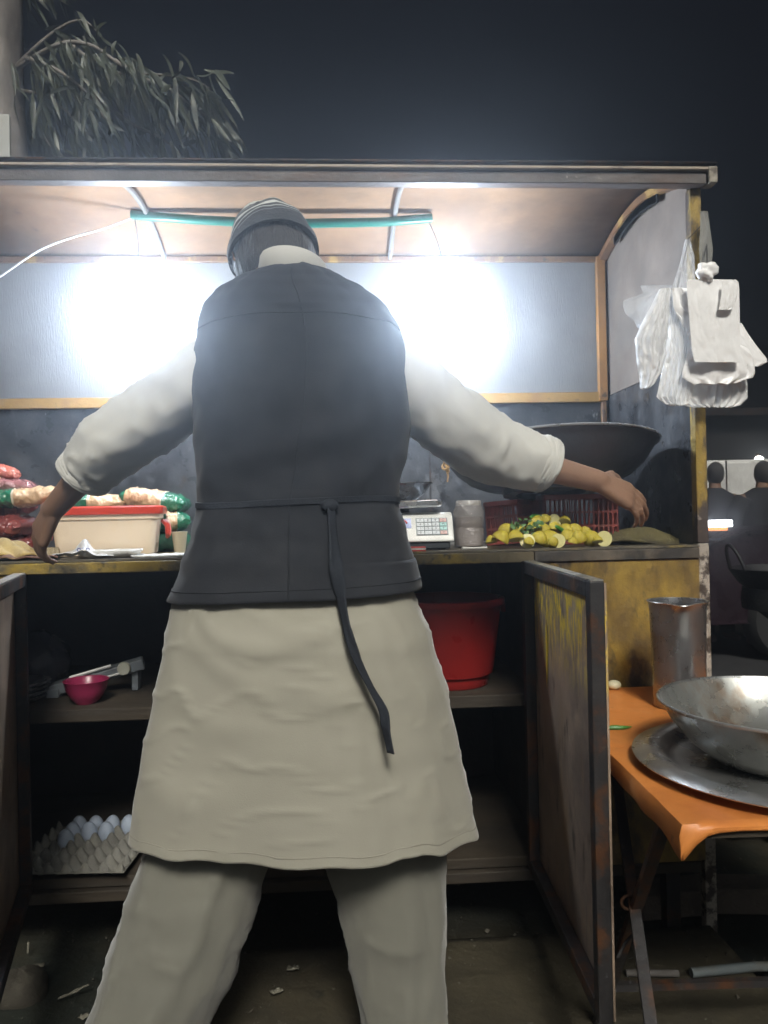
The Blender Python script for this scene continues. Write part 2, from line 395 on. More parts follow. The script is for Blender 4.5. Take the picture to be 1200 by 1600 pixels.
cb = [P(-60, 470, 2.30), P(0, 432, 2.30), P(60, 392, 2.31), P(110, 372, 2.33), P(160, 358, 2.36), P(208, 340, 2.40)]
pp = []
for i in range(len(cb)-1):
    for k in range(6):
        t = k/6; p0 = cb[max(i-1,0)]; p1 = cb[i]; p2 = cb[i+1]; p3 = cb[min(i+2, len(cb)-1)]
        pp.append(.5*((2*p1)+(-p0+p2)*t+(2*p0-5*p1+4*p2-p3)*t*t+(-p0+3*p1-3*p2+p3)*t**3))
pp.append(cb[-1])
obj('power_cable', MB().tube(pp, .003, 8), m_wire, loc=cb[-1], label='white power cable swooping from the green tube to the left edge', cat='cable')

# ------------------------------------------------------------------ on the counter
def fold(v, s, seed=0): return noise.noise(Vector((v.x*s+seed, v.y*s, v.z*s)))
m_tub = mat('cream_plastic', (.80, .66, .50), rough=.35, var=.06, subs=.1)
m_red = mat('red_plastic', (.62, .055, .03), rough=.35, var=.1)
def rrect(hx, hy, r, n=6):
    out = []
    for (cx, cy, a0) in ((hx-r, hy-r, 0), (-hx+r, hy-r, PI/2), (-hx+r, -hy+r, PI), (hx-r, -hy+r, 3*PI/2)):
        for k in range(n+1):
            a = a0 + PI/2*k/n; out.append((cx+r*math.cos(a), cy+r*math.sin(a)))
    return out
tc_ = P(170, 812, 2.20); tc_.z = ZC
tub = thing('storage_tub', tc_, 'cream plastic tub with a red lid and red side handles', 'tub')
TM = Matrix.Translation(tc_) @ Matrix.Rotation(R(9), 4, 'Z')
rings = []
for (z, hx, hy) in ((.001, .122, .078), (.004, .126, .082), (.06, .132, .088), (.098, .137, .092), (.100, .142, .097), (.112, .143, .098)):
    rings.append([TM @ Vector((x, y, z)) for x, y in rrect(hx, hy, .022)])
obj('body', MB().loft(rings), m_tub, tub)
rings = []
for (z, hx, hy) in ((.1125, .150, .105), (.117, .152, .107), (.131, .152, .107), (.135, .148, .103), (.131, .140, .096), (.130, .02, .015)):
    rings.append([TM @ Vector((x, y, z)) for x, y in rrect(hx, hy, min(.026, hx*.8))])
obj('lid', MB().loft(rings), m_red, tub)
for sgn in (-1, 1):
    hp = [(sgn*.146, -.055, .095), (sgn*.158, -.056, .08), (sgn*.160, -.052, .060), (sgn*.158, -.03, .048), (sgn*.160, 0, .052), (sgn*.158, .03, .048), (sgn*.160, .052, .060), (sgn*.158, .056, .08), (sgn*.146, .055, .095)]
    obj('handle', MB().tube([TM @ Vector(p) for p in hp], .0055, 8), m_red, tub)

def packet(c, L, W, T, rot, tilt, bands, label, group, seed, roll=0):
    """a pillow pack: crimped flat ends, puffed middle, crinkled film"""
    c = Vector(c)
    nu, nv = 70, 44
    Mx = Matrix.Translation(c) @ Matrix.Rotation(rot, 4, 'Z') @ Matrix.Rotation(tilt, 4, 'Y') @ Matrix.Rotation(roll, 4, 'X')
    rings = []
    for i in range(nu+1):
        u = -1+2*i/nu
        e = max(0, 1-abs(u)**6)
        w_ = W/2*(.80+.20*e) * (1+.03*math.sin(u*9+seed)); t_ = T/2*(e**.6)+.0012
        ring = []
        for j in range(nv):
            a = 2*PI*j/nv
            ca, sa = math.cos(a), math.sin(a)
            q = Vector((u*L/2, w_*math.copysign(abs(ca)**.75, ca), t_*math.copysign(abs(sa)**.9, sa)))
            cr = noise.noise(Vector((u*3+seed, math.sin(a)*1.2, math.cos(a)*1.2)))*.12 + noise.noise(Vector((u*12, math.sin(a)*3+seed, math.cos(a)*3)))*.035
            cr += .10*math.sin(a*9+seed)*(abs(u)**5)
            cr += .10*max(0, 1-2.6*abs(noise.noise(Vector((u*3.2+seed, math.sin(a)*1.6+u, math.cos(a)*1.6)))))**3 - .10*max(0, 1-2.6*abs(noise.noise(Vector((u*5-seed, math.sin(a)*2.2, math.cos(a)*2.2+u*2)))))**3
            q.y *= 1+cr*.5; q.z *= 1+cr*1.6
            ring.append(Mx @ q)
        rings.append(ring)
    hl = L/2
    def cust(N, Lk, tcn, col, mix, ramp, nz):
        sp_ = N.new('ShaderNodeSeparateXYZ'); Lk.new(tcn.outputs['Object'], sp_.inputs[0])
        x = sp_.outputs[0]
        for (a, b, cc) in bands:
            r1 = ramp(x, a*hl-.0006, a*hl+.0006); r2 = ramp(x, b*hl+.0006, b*hl-.0006)
            k = N.new('ShaderNodeMath'); k.operation = 'MULTIPLY'; Lk.new(r1, k.inputs[0]); Lk.new(r2, k.inputs[1])
            if len(cc) == 4:
                r3 = ramp(sp_.outputs[1], cc[3]-.001, cc[3]+.001)
                k2 = N.new('ShaderNodeMath'); k2.operation = 'MULTIPLY'; Lk.new(k.outputs[0], k2.inputs[0]); Lk.new(r3, k2.inputs[1]); k = k2
            col = mix(k.outputs[0], col, cc[:3])
        return col
    mt = mat('film_%d' % seed, bands[0][2][:3], rough=.16, rvar=.06, spec=.8, bump=.6, bscale=40, custom=cust, var=.1, coat=.3)
    me = MB().loft(rings)
    inv = Mx.inverted()
    me.v = [inv @ v for v in me.v]
    o = obj('snack_packet', me, mt, auto=False, label=label, cat='snack packet', group=group)
    o.matrix_world = Mx; return o
G1 = (.012, .15, .08); BE = (.62, .42, .25); WH = (.72, .62, .50); MAR = (.20, .045, .04); RD = (.45, .12, .08)
gp = 'snack packets on the counter'
def onc(px, Y, dz=0):
    p = P(px, 850, Y); p.z = ZC+dz; return p
packet(onc(150, 2.42, .150), .20, .11, .050, R(2), R(0), [(-1, -.12, G1), (-.12, -.09, BE), (-.09, 1, BE), (.1, .8, (*WH, 0.0))], 'green and beige snack packet lying behind the tub, left of another', gp, 11)
packet(onc(245, 2.42, .155), .20, .12, .060, R(-4), R(9), [(-1, -.82, G1), (-.82, .30, BE), (.30, .34, WH), (.34, 1, G1), (-.62, .1, (*WH, .0))], 'green and beige snack packet with pointed tip, topmost right of the tub', gp, 12)
packet(onc(256, 2.36, .090), .16, .12, .055, R(12), R(0), [(-1, 1, G1), (.1, .5, BE)], 'shiny green snack packet, middle one of the pile by the cup', gp, 13)
packet(onc(256, 2.36, .030), .16, .13, .058, R(-8), R(0), [(-1, 1, G1)], 'dark green snack packet at the bottom of the pile by the cup', gp, 14)
packet(onc(152, 2.42, .092), .19, .12, .060, R(0), R(0), [(-1, 0, G1), (0, 1, BE)], 'snack packet mostly hidden behind the cream tub, upper', gp, 22)
packet(onc(152, 2.42, .032), .19, .12, .062, R(5), R(0), [(-1, 0, G1), (0, 1, BE)], 'snack packet mostly hidden behind the cream tub, lowest', gp, 23)
packet(onc(45, 2.28, .168), .20, .11, .050, R(3), R(-4), [(-1, -.28, G1), (-.28, -.22, WH), (-.22, 1, BE), (.05, .8, (*WH, 0.0))], 'green ended beige packet sticking out of the maroon packets', gp, 15)
packet(onc(8, 2.30, .030), .20, .15, .062, R(20), R(0), [(-1, 1, MAR)], 'maroon snack packet at the bottom of the left heap', gp, 16)
packet(onc(2, 2.30, .088), .20, .15, .060, R(-12), R(3), [(-1, 1, MAR), (-.2, .1, RD)], 'maroon snack packet second from the bottom of the left heap', gp, 17)
packet(onc(12, 2.38, .140), .16, .13, .055, R(30), R(-5), [(-1, 1, MAR), (-.2, .2, RD)], 'maroon snack packet behind the green ended one', gp, 18)
packet(onc(8, 2.34, .205), .18, .12, .045, R(5), R(6), [(-1, 1, (.24,.10,.10)), (-.5, .0, BE)], 'crinkled maroon and silver packet near the heap top', gp, 19)
packet(onc(-12, 2.34, .250), .15, .11, .045, R(35), R(12), [(-1, 1, RD)], 'red brown snack packet topmost on the left heap', gp, 20)

# cup
cp = P(281, 860, 2.20); cp.z = ZC
t = obj('paper_cup', MB().lathe([(.014, .0), (.0145, .001), (.0215, .058), (.0235, .061), (.0205, .0605), (.0135, .004), (.001, .004)], 24, c=cp), mat('cream_card', (.60,.52,.36), rough=.6, var=.08), loc=cp, label='small cream paper cup beside the green packets', cat='cup')
# white tray / film
def sheetobj(name, poly, Y0, Y1, zfun, material, nx=46, ny=14, **k):
    """flexible sheet on the counter: poly = (pxl, pxr)"""
    rows = []
    for j in range(ny+1):
        Y = Y0+(Y1-Y0)*j/ny; r_ = []
        for i in range(nx+1):
            px = poly[0]+(poly[1]-poly[0])*i/nx; p = P(px, 860, Y)
            u = i/nx; v = j/ny
            p.z = ZC + zfun(u, v, p); p.x += .006*noise.noise(Vector((v*4, u*3, 1))); p.y += .012*noise.noise(Vector((u*7, v*2, 5)))
            r_.append(p)
        rows.append(r_)
    c = P((poly[0]+poly[1])/2, 860, (Y0+Y1)/2); c.z = ZC
    return obj(name, MB().grid(rows), material, loc=c, solid=k.pop('th', .002), **k)
m_foam = mat('white_foam', (.68, .68, .66), rough=.6, var=.05)
m_film = mat('grey_white_film', (.48, .49, .51), [((.66,.66,.66), 8, .45, .6)], rough=.3, bump=.4, bscale=20, var=.1)
sheetobj('foam_tray', (120, 222), 2.00, 2.10, lambda u, v, p: .004+.016*max(abs(2*u-1)**6, abs(2*v-1)**6), m_foam, th=.003, label='shallow white foam tray in front of the cream tub', cat='tray')
def zf(u, v, p): return .006 + .034*math.exp(-((u-.57)/.10)**2-((v-.5)/.5)**2) + .014*math.sin(PI*u)*(.5+.5*math.sin(v*5+u*7)) + .006*abs(noise.noise(p*26)) 
fb = sheetobj('plastic_bag', (70, 178), 1.985, 2.06, zf, m_film, th=.001, label='crumpled grey white plastic bag with a blue mark before the tub', cat='plastic bag')
bmk = MB(); cmk = P(132, 853, 1.998); cmk.z = ZC+.024
for k in range(3):
    bmk.tube([cmk+Vector((-.012+.011*k+.004*math.cos(a), -.006, .004*math.sin(a))) for a in [i*PI/5 for i in range(9)]], .0012, 6)
obj('printed_mark', bmk, mat('blue_print', (.05,.07,.30), rough=.5), fb)
sheetobj('newspaper', (205, 300), 1.980, 2.09, lambda u, v, p: .003+.004*abs(noise.noise(p*22)), mat('white_paper', (.66,.66,.63), rough=.8, var=.05, bump=.2), th=.005, label='folded white paper on the counter edge beside the foam tray', cat='paper')
def zc_(u, v, p): return .004+.045*math.sin(PI*min(1, u*1.02))**.7*math.sin(PI*v)**.7*(.75+.3*noise.noise(p*14)) + .010*abs(math.sin(u*9+v*7))
sheetobj('cloth', (-60, 62), 2.02, 2.20, zc_, mat('mustard_cloth', (.38, .27, .09), [((.2,.13,.05), 14, .5, .66)], rough=.9, bump=.4, bscale=300, sheen=.3), nx=60, ny=30, th=.004, label='crumpled mustard yellow cloth heaped at the left counter edge', cat='cloth')
sheetobj('cloth', (-40, 90), 1.978, 2.03, lambda u, v, p: .003+.010*abs(noise.noise(p*18))+.005*math.sin(u*12)**2, mat('brown_cloth', (.14, .07, .05), [((.3,.2,.1), 10, .55, .62)], rough=.9, bump=.3, bscale=200), th=.004, label='flat reddish brown rag along the left counter edge', cat='cloth')
sheetobj('jute_mat', (52, 92), 2.05, 2.14, lambda u, v, p: .004+.018*math.sin(PI*v)+.004*math.sin(v*40), mat('pale_jute', (.34,.28,.18), rough=.95, bump=.8, bscale=120), th=.006, label='pale woven scrubber between the mustard cloth and the tub', cat='scrubber')
# sack at right
def zs(u, v, p): return .004 + .035*(math.sin(PI*min(1, u*1.05))**.6)*math.sin(PI*v)**.5*(.8+.35*noise.noise(p*9)) + .008*math.sin(u*5+v*14)
sheetobj('sack', (938, 1062), 2.06, 2.36, zs, mat('olive_sackcloth', (.13, .11, .045), [((.06,.05,.03), 9, .45, .62)], rough=.95, bump=.7, bscale=160), nx=60, ny=34, th=.006, label='flattened olive brown sack beside the crates at the counter corner', cat='sack')

# scale
sc0 = P(612, 850, 2.12); sc0.z = ZC
scale = thing('weighing_scale', sc0, 'white electronic weighing scale with a keypad, half hidden by the man', 'weighing scale')
def SL(x, y, z): return sc0+Vector((x, y, z))
bd = MB()
prof = [(-.092, .022), (-.090, .030), (-.062, .092), (-.045, .100), (.12, .100), (.125, .022)]
for i in range(len(prof)): pass
ring0 = [SL(-.160, y, z) for y, z in prof]; ring1 = [SL(.160, y, z) for y, z in prof]
bd.loft([ring0, ring1]); obj('body', bd, m_white, scale, bevel=.004)
obj('base', MB().box(SL(-.150, -.085, .004), SL(.150, .118, .0215)), mat('dark_scale_base', (.03,.035,.04), rough=.6), scale, bevel=.003)
for fx in (-.13, .13):
    for fy in (-.06, .1):
        obj('foot', MB().lathe([(.010, 0), (.012, .0037)], 12, c=SL(fx, fy, 0), cap=True), m_iron, scale)
# slanted face frame
sa = Vector((0, .028, .062)).normalized(); sn = Vector((0, -.062, .028)).normalized()
def SF(u, v, off=.001): return SL(u, -.090, .030)+sa*v+sn*off
def quad(x0, x1, v0, v1, t): 
    q = MB(); a = [SF(x0, v0, 0.0005), SF(x1, v0, .0005), SF(x1, v1, .0005), SF(x0, v1, .0005)]; b = [SF(x0, v0, t), SF(x1, v0, t), SF(x1, v1, t), SF(x0, v1, t)]
    q.loft([a, b]); return q
kp = obj('keypad', quad(.060, .145, .010, .060, .0015), mat('grey_keypad', (.18,.22,.24), rough=.5), scale)
dg = bpy.context.evaluated_depsgraph_get
def textmesh(s, size):
    cu = bpy.data.curves.new('t', 'FONT'); cu.body = s; cu.size = size; cu.align_x = 'CENTER'; cu.align_y = 'CENTER'; cu.extrude = .0002
    o = bpy.data.objects.new('t', cu); C.objects.link(o); bpy.context.view_layer.update()
    me = bpy.data.meshes.new_from_object(o.evaluated_get(dg())); vs = [v.co.copy() for v in me.vertices]; fs = [tuple(p.vertices) for p in me.polygons]
    bpy.data.objects.remove(o); bpy.data.curves.remove(cu); bpy.data.meshes.remove(me); return vs, fs
cols = [(.62,.66,.68)]*3+[(.35,.62,.62)]
keys = '789C456M123T0.+='
ink = mat('key_ink', (.05,.06,.09), rough=.6)
for i in range(16):
    r_, c_ = divmod(i, 4)
    x0 = .0625+.0205*c_; v0 = .0475-.0118*r_
    kcol = (.62,.66,.70) if c_ < 3 else ((.60,.38,.36) if r_ in (0, 3) else (.35,.62,.60))
    k = obj('key', quad(x0, x0+.018, v0, v0+.0100, .0035), mat('key_%d' % (0 if c_ < 3 else (1 if r_ in (0,3) else 2)), kcol, rough=.5, var=.03), scale, bevel=.0006)
    vs, fs = textmesh(keys[i], .0085); q = MB()
    q.add([SF(x0+.009, v0+.005, .0037)+Vector((1,0,0))*v.x+sa*v.y+sn*v.z for v in vs], fs)
    obj('key_digit', q, ink, k, smooth=False)
obj('label_plate', quad(-.10, .048, .032, .060, .0012), mat('blue_label', (.06,.13,.42), rough=.4, var=.1), scale)
obj('label_mark', MB().tube([SF(.026+.010*math.cos(a), .045+.009*math.sin(a), .0022) for a in [i*2*PI/16 for i in range(15)]], .0022, 6), mat('red_label', (.6,.06,.05), rough=.5), scale)
obj('display', quad(-.06, .038, .006, .026, .0014), mat('lcd_grey', (.07,.08,.09), rough=.25), scale)
obj('neck', MB().box(SL(-.05, -.01, .1005), SL(.05, .06, .112)), m_iron, scale, bevel=.003)
pl = MB(); m4 = Matrix.Rotation(R(-1.5), 4, 'Y')
rings = []
for z, e in ((.112, -.004), (.116, 0), (.128, 0), (.131, -.003), (.128, -.008), (.118, -.012)):
    rings.append([SL(*(m4 @ Vector((x, y+.02, z)))) for x, y in rrect(.135+e, .105+e, .02)])
pl.loft(rings); obj('weighing_plate', pl, mat('worn_steel', (.62,.63,.64), rough=.25, metal=.9, var=.1), scale)
bw = SL(.01, .03, .1335)
obj('steel_bowl', MB().lathe([(.001, 0), (.06, .0), (.085, .018), (.105, .045), (.110, .046), (.110, .049), (.103, .048), (.083, .022), (.058, .004), (.001, .004)], 36, c=bw), mat('dark_steel_bowl', (.30,.31,.33), rough=.25, metal=.9, var=.3), loc=bw, label='dark steel bowl resting on the weighing scale', cat='bowl')
pk = P(650, 856, 2.0); pk.z = ZC
mb = MB(); mb.box(pk+Vector((-.03, -.012, .0)), pk+Vector((.024, .014, .012)))
pko = obj('match_packet', mb, mat('red_card', (.55,.06,.05), rough=.5), loc=pk, label='tiny red and white packet on the counter before the scale', cat='packet', bevel=.001)
obj('white_band', MB().box(pk+Vector((-.0305, -.0125, .004)), pk+Vector((.0245, -.0115, .008))), m_foam, pko)
sk = P(722, 852, 2.03); sk.z = ZC
obj('spoon', MB().tube([sk+Vector((.0, 0, .004)), sk+Vector((.03, .01, .003)), sk+Vector((.07, .02, .003))], [.004, .0022, .0025], 8), m_foam, loc=sk, label='thin white plastic spoon handle lying before the jar', cat='spoon')
# jar
jc = P(733, 848, 2.14); jc.z = ZC
jar = thing('plastic_jar', jc, 'cloudy crinkled plastic jar between the scale and the crates', 'jar')
m_jar = mat('cloudy_plastic', (.50, .47, .46), rough=.12, trans=.2, alpha=.36, bump=.9, bscale=26, var=.3)
jp = [(.030, .0), (.041, .006), (.0415, .05), (.0385, .055), (.0425, .062), (.042, .100), (.036, .113), (.033, .118), (.033, .128)]
rings = []
for r_, z in jp:
    rings.append([jc+Vector((math.cos(a)*(r_+.0030*N3(math.cos(a)*2.5, math.sin(a)*2.5, z*45)+.0015*math.sin(4*a+z*90)), math.sin(a)*(r_+.0030*N3(math.cos(a)*2.5, math.sin(a)*2.5, z*45)+.0015*math.sin(4*a+z*90)), z+.0008)) for a in [2*PI*k/32 for k in range(32)]])
obj('body', MB().loft(rings, cap=False), m_jar, jar, solid=.0015)
obj('lid', MB().lathe([(.001, .131), (.033, .131), (.0352, .128), (.0352, .117)], 30, c=jc), mat('cloudy_lid', (.50,.48,.46), rough=.4, alpha=.8), jar)
obj('contents', MB().lathe([(.001, .004), (.036, .004), (.038, .05), (.035, .085), (.001, .088)], 24, c=jc), mat('pinkish_powder', (.20,.15,.13), rough=.9, bump=.5), jar)

# crates
m_crate = mat('dull_red_crate', (.24, .045, .035), [((.10,.04,.03), 12, .5, .66)], rough=.5, var=.2)
def crate(c, rot, tilt, w_, d_, h_, label):
    Mx = Matrix.Translation(c) @ Matrix.Rotation(rot, 4, 'Z') @ Matrix.Rotation(tilt, 4, 'Y')
    t = thing('crate', c, label, 'crate', 'red plastic crates under the big pan')
    a = .008
    rim = MB()
    for nm_, z0, z1 in (('rim', h_-.014, h_), ('base_rim', 0, .010)):
        rim = MB()
        rim.box((-w_/2, -d_/2, z0), (w_/2, -d_/2+a, z1), Mx); rim.box((-w_/2, d_/2-a, z0), (w_/2, d_/2, z1), Mx)
        rim.box((-w_/2, -d_/2+a, z0), (-w_/2+a, d_/2-a, z1), Mx); rim.box((w_/2-a, -d_/2+a, z0), (w_/2, d_/2-a, z1), Mx)
        obj(nm_, rim, m_crate, t, smooth=False, bevel=.0015)
    lat = MB(); th = .003
    nx = int(w_/.014); ny = int(d_/.014)
    for sy in (-d_/2+.002, d_/2-.005):
        for i in range(nx+1):
            x = -w_/2+.004+(w_-.008)*i/nx
            lat.box((x-.002, sy, .010), (x+.002, sy+th, h_-.014), Mx)
        for z in (h_*.36, h_*.64):
            lat.box((-w_/2+.002, sy+.0004, z-.003), (w_/2-.002, sy+th+.0004, z+.003), Mx)
    for sx in (-w_/2+.002, w_/2-.005):
        for i in range(ny+1):
            y = -d_/2+.004+(d_-.008)*i/ny
            lat.box((sx, y-.002, .010), (sx+th, y+.002, h_-.014), Mx)
        for z in (h_*.36, h_*.64):
            lat.box((sx+.0004, -d_/2+.006, z-.003), (sx+th+.0004, d_/2-.006, z+.003), Mx)
    obj('lattice', lat, m_crate, t, smooth=False)
    obj('floor', MB().box((-w_/2+.006, -d_/2+.006, .0015), (w_/2-.006, d_/2-.006, .005), Mx), m_crate, t, smooth=False)
ca = P(893, 850, 2.30); ca.z = ZC+.0005
crate(ca, R(-2), 0, .215, .24, .143, 'dull red latticed plastic crate, right of two under the big pan')
cb_ = P(800, 850, 2.28); cb_.z = ZC+.0045
crate(cb_, R(-26), R(-4), .10, .20, .125, 'tilted dull red plastic crate, left of two under the big pan')

# big pan on the crates
pc = P(858, 708, 2.20); pan_z = ZC+.1445
pan = thing('cooking_pan', (pc.x, 2.20, pan_z), 'large dark round cooking pan resting on the red crates', 'pan')
m_pan = mat('dark_pan_metal', (.055, .055, .060), [((.04,.04,.045), 5, .45, .62), ((.2,.18,.15), 34, .66, .72)], rough=.42, metal=.55, bump=.15)
PM = Matrix.Rotation(R(-7), 4, 'X') @ Matrix.Rotation(R(-1), 4, 'Y')
ZS = .80
prof = [(.001, .0), (.13, .001), (.19, .012), (.232, .035), (.265, .070), (.290, .112), (.302, .134), (.309, .137), (.311, .142), (.305, .144), (.298, .138), (.284, .112), (.258, .072), (.226, .039), (.188, .018), (.13, .006), (.001, .005)]
prof = [(r_, z_*ZS) for r_, z_ in prof]
obj('bowl', MB().lathe(prof, 72, m=PM, c=(pc.x, 2.20, pan_z+.018)), m_pan, pan)
obj('base_ring', MB().lathe([(.10, -.016), (.135, -.016), (.137, .003), (.10, .003), (.10, -.016)], 40, m=PM, c=(pc.x, 2.20, pan_z+.018)), m_pan, pan)
obj('rim', MB().tube([Vector((pc.x, 2.2, pan_z+.018))+PM @ Vector((.311*math.cos(a), .311*math.sin(a), .143*ZS)) for a in [2*PI*k/72 for k in range(73)]], .0035, 8), mat('rim_highlight_steel', (.5,.5,.52), rough=.3, metal=.8), pan)  # rim highlight painted as a paler steel than the pan
kc = P(698, 726, 2.12)
kn = MB(); random.seed(3)
for q in range(5):
    ax = Vector((random.uniform(-1,1), random.uniform(-1,1), random.uniform(-1,1))).normalized(); o1 = ax.orthogonal().normalized(); o2 = ax.cross(o1)
    cc = kc+Vector((random.uniform(-.006,.006), random.uniform(-.006,.006), -.009+.0055*q))
    kn.tube([cc+(o1*math.cos(a)+o2*math.sin(a))*.011 for a in [2*PI*k/14 for k in range(15)]], .0036, 7)
kn.tube([kc+Vector((0,0,-.014)), kc+Vector((.003,-.002,-.03)), kc+Vector((.001,0,-.048))], [.0035,.003,.002], 7)
obj('rope_knot', kn, mat('golden_rope', (.50, .31, .13), rough=.9, bump=.8, bscale=200), loc=kc, label='small golden rope knot tied at the left rim of the big pan', cat='rope knot')

# lemons
def cut_lemon_bm(full):
    mb = MB(); n_, k_ = 22, 12; rings = []
    top = PI/2 if full else 0
    for i in range(k_+1):
        a = -PI/2+(top+PI/2)*i/k_
        r_ = max(math.cos(a), .02); z = math.sin(a)
        if abs(z) > .9: z = math.copysign(.9+(abs(z)-.9)*1.7, z)
        rings.append([(r_*math.cos(2*PI*j/n_), r_*math.sin(2*PI*j/n_), z*1.12) for j in range(n_)])
    return mb.loft(rings)
m_lem = mat('lemon_skin', (.52, .42, .045), [((.45,.42,.05), 20, .5, .7), ((.25,.16,.03), 60, .68, .74)], rough=.4, bump=.3, bscale=260, subs=.1, var=.15)
m_flesh = mat('lemon_flesh', (.70, .66, .34), [((.55,.50,.15), 90, .5, .6)], rough=.35, subs=.1)
lem_proto = {}
lem = [ # px, py, r, kind, Y
 (781,845,.024,'h',2.03),(806,846,.023,'h',2.03),(824,847,.020,'c',2.02),(842,846,.022,'h',2.04),(858,843,.023,'w',2.05),(872,847,.019,'c',2.01),
 (889,845,.022,'h',2.04),(905,846,.021,'h',2.02),(923,845,.022,'w',2.04),(944,846,.021,'c',2.03),(768,849,.016,'h',2.06),(934,850,.014,'h',2.00),
 (792,830,.022,'w',2.10),(812,832,.020,'h',2.10),(833,829,.020,'h',2.10),(849,829,.020,'w',2.10),(866,829,.021,'h',2.10),(884,829,.020,'w',2.10),(899,831,.021,'h',2.10),(914,834,.019,'h',2.10),
 (838,815,.019,'w',2.13),(853,814,.017,'h',2.13),(867,814,.020,'c',2.13),(882,816,.017,'h',2.13),(826,850,.015,'h',2.00),(864,852,.014,'h',2.00),(895,853,.013,'h',1.995)]
places = {'w': 'whole', 'h': 'half', 'c': 'cut'}
lab = {0:'leftmost big yellow lemon half at the front of the pile',1:'lemon half second from left in the front row',2:'lemon half with pale cut face, left of the front row',3:'lemon half left of middle in the front row',4:'whole yellow lemon in the middle of the front row',5:'lemon half showing pale cut face at the middle front',6:'lemon half just right of the middle cut face',7:'lemon half third from the right in the front row',8:'whole lemon at the right end beside the last half',9:'lemon half with pale face at the far right of the pile',10:'small lemon piece at the far left foot of the pile',11:'small lemon piece at the right foot of the pile',12:'whole round lemon perched at the left of the pile, upper row',13:'lemon half beside the green leaves, upper left',14:'lemon half in the second row under the peak',15:'whole lemon in the second row under the peak',16:'lemon half in the middle of the second row',17:'whole lemon right of centre in the second row',18:'lemon half on the right shoulder of the pile',19:'lemon half lowest on the right shoulder of the pile',20:'whole lemon topmost left on the peak',21:'lemon half in the middle of the peak',22:'pointed pale cut lemon at the very top of the pile',23:'lemon half on the right side of the peak',24:'tiny lemon scrap before the left cut face',25:'tiny lemon scrap before the middle cut face',26:'tiny lemon scrap before the right front halves'}
random.seed(21)
meshes = {}
for kind in 'wh':
    mbx = cut_lemon_bm(kind == 'w'); me = bpy.data.meshes.new('lemon'); me.from_pydata(mbx.v, [], mbx.f); me.update()
    bm = bmesh.new(); bm.from_mesh(me); bmesh.ops.recalc_face_normals(bm, faces=bm.faces); bm.to_mesh(me); bm.free()
    me.materials.append(m_lem); me.materials.append(m_flesh)
    me.polygons.foreach_set('use_smooth', [len(p.vertices) == 4 for p in me.polygons])
    if kind == 'h': me.polygons[len(me.polygons)-1].material_index = 1
    meshes[kind] = me
for i, (px, py, r_, kind, Y) in enumerate(lem):
    o = bpy.data.objects.new('lemon', meshes['w' if kind == 'w' else 'h']); C.objects.link(o)
    p = P(px, py, Y); p.z = max(p.z, ZC+r_*.95)
    o.location = p; o.scale = (r_, r_, r_*random.uniform(.95, 1.1))
    if kind == 'c': o.rotation_euler = (R(78+random.uniform(-12, 12)), 0, R(random.uniform(-25, 25)))
    elif kind == 'h': o.rotation_euler = (R(random.uniform(-60, 30)), R(random.uniform(-60, 60)), R(random.uniform(0, 360)))
    else: o.rotation_euler = (R(random.uniform(60, 110)), R(random.uniform(-30, 30)), R(random.uniform(0, 180)))
    if kind == 'h': o.rotation_euler = (R(180+random.uniform(-40, 20)), R(random.uniform(-35, 35)), R(random.uniform(0, 360)))
    tag(o, lab[i], 'lemon', 'lemons heaped on the counter')
m_leaf = mat('mint_green', (.07, .16, .045), [((.16,.26,.10), 30, .5, .65)], rough=.5, var=.3)
def chili(p, L, ang, label, droop=.3):
    path = [p+Vector((math.cos(ang)*L*t, .01*math.sin(t*3), math.sin(ang)*L*t-droop*L*t*t)) for t in [k/8 for k in range(9)]]
    return obj('green_chilli', MB().tube(path, [.003,.0055,.006,.006,.0055,.005,.004,.0025,.001], 10), mat('chilli_green', (.05,.20,.03), rough=.3, var=.2), loc=p, label=label, cat='chilli', group='green chillies among the lemons')
chili(P(868, 822, 2.06), .055, R(-25), 'green chilli lying on the right of the lemon pile')
chili(P(828, 808, 2.12), .05, R(14), 'green chilli lying across the top of the lemon pile')
random.seed(5)
hb = MB(); hc = P(822, 822, 2.07)
for k in range(34):
    c0 = hc+Vector((random.gauss(0, .018), random.gauss(0, .010), random.gauss(0, .010)))
    a = random.uniform(0, 2*PI); e = random.uniform(-.6, .9); d = Vector((math.cos(a)*math.cos(e), math.sin(a)*math.cos(e), math.sin(e))); s_ = d.orthogonal().normalized()
    l = random.uniform(.012, .024); w_ = l*.33; up = d.cross(s_)*.003
    hb.add([c0, c0+d*l*.35+s_*w_, c0+d*l*.8+s_*w_*.6, c0+d*l, c0+d*l*.8-s_*w_*.6, c0+d*l*.35-s_*w_, c0+d*l*.5+up], [(0,1,6),(1,2,6),(2,3,6),(3,4,6),(4,5,6),(5,0,6)])
obj('herb_bunch', hb, m_leaf, loc=hc, label='small bunch of green herb leaves on the lemon pile', cat='herbs')

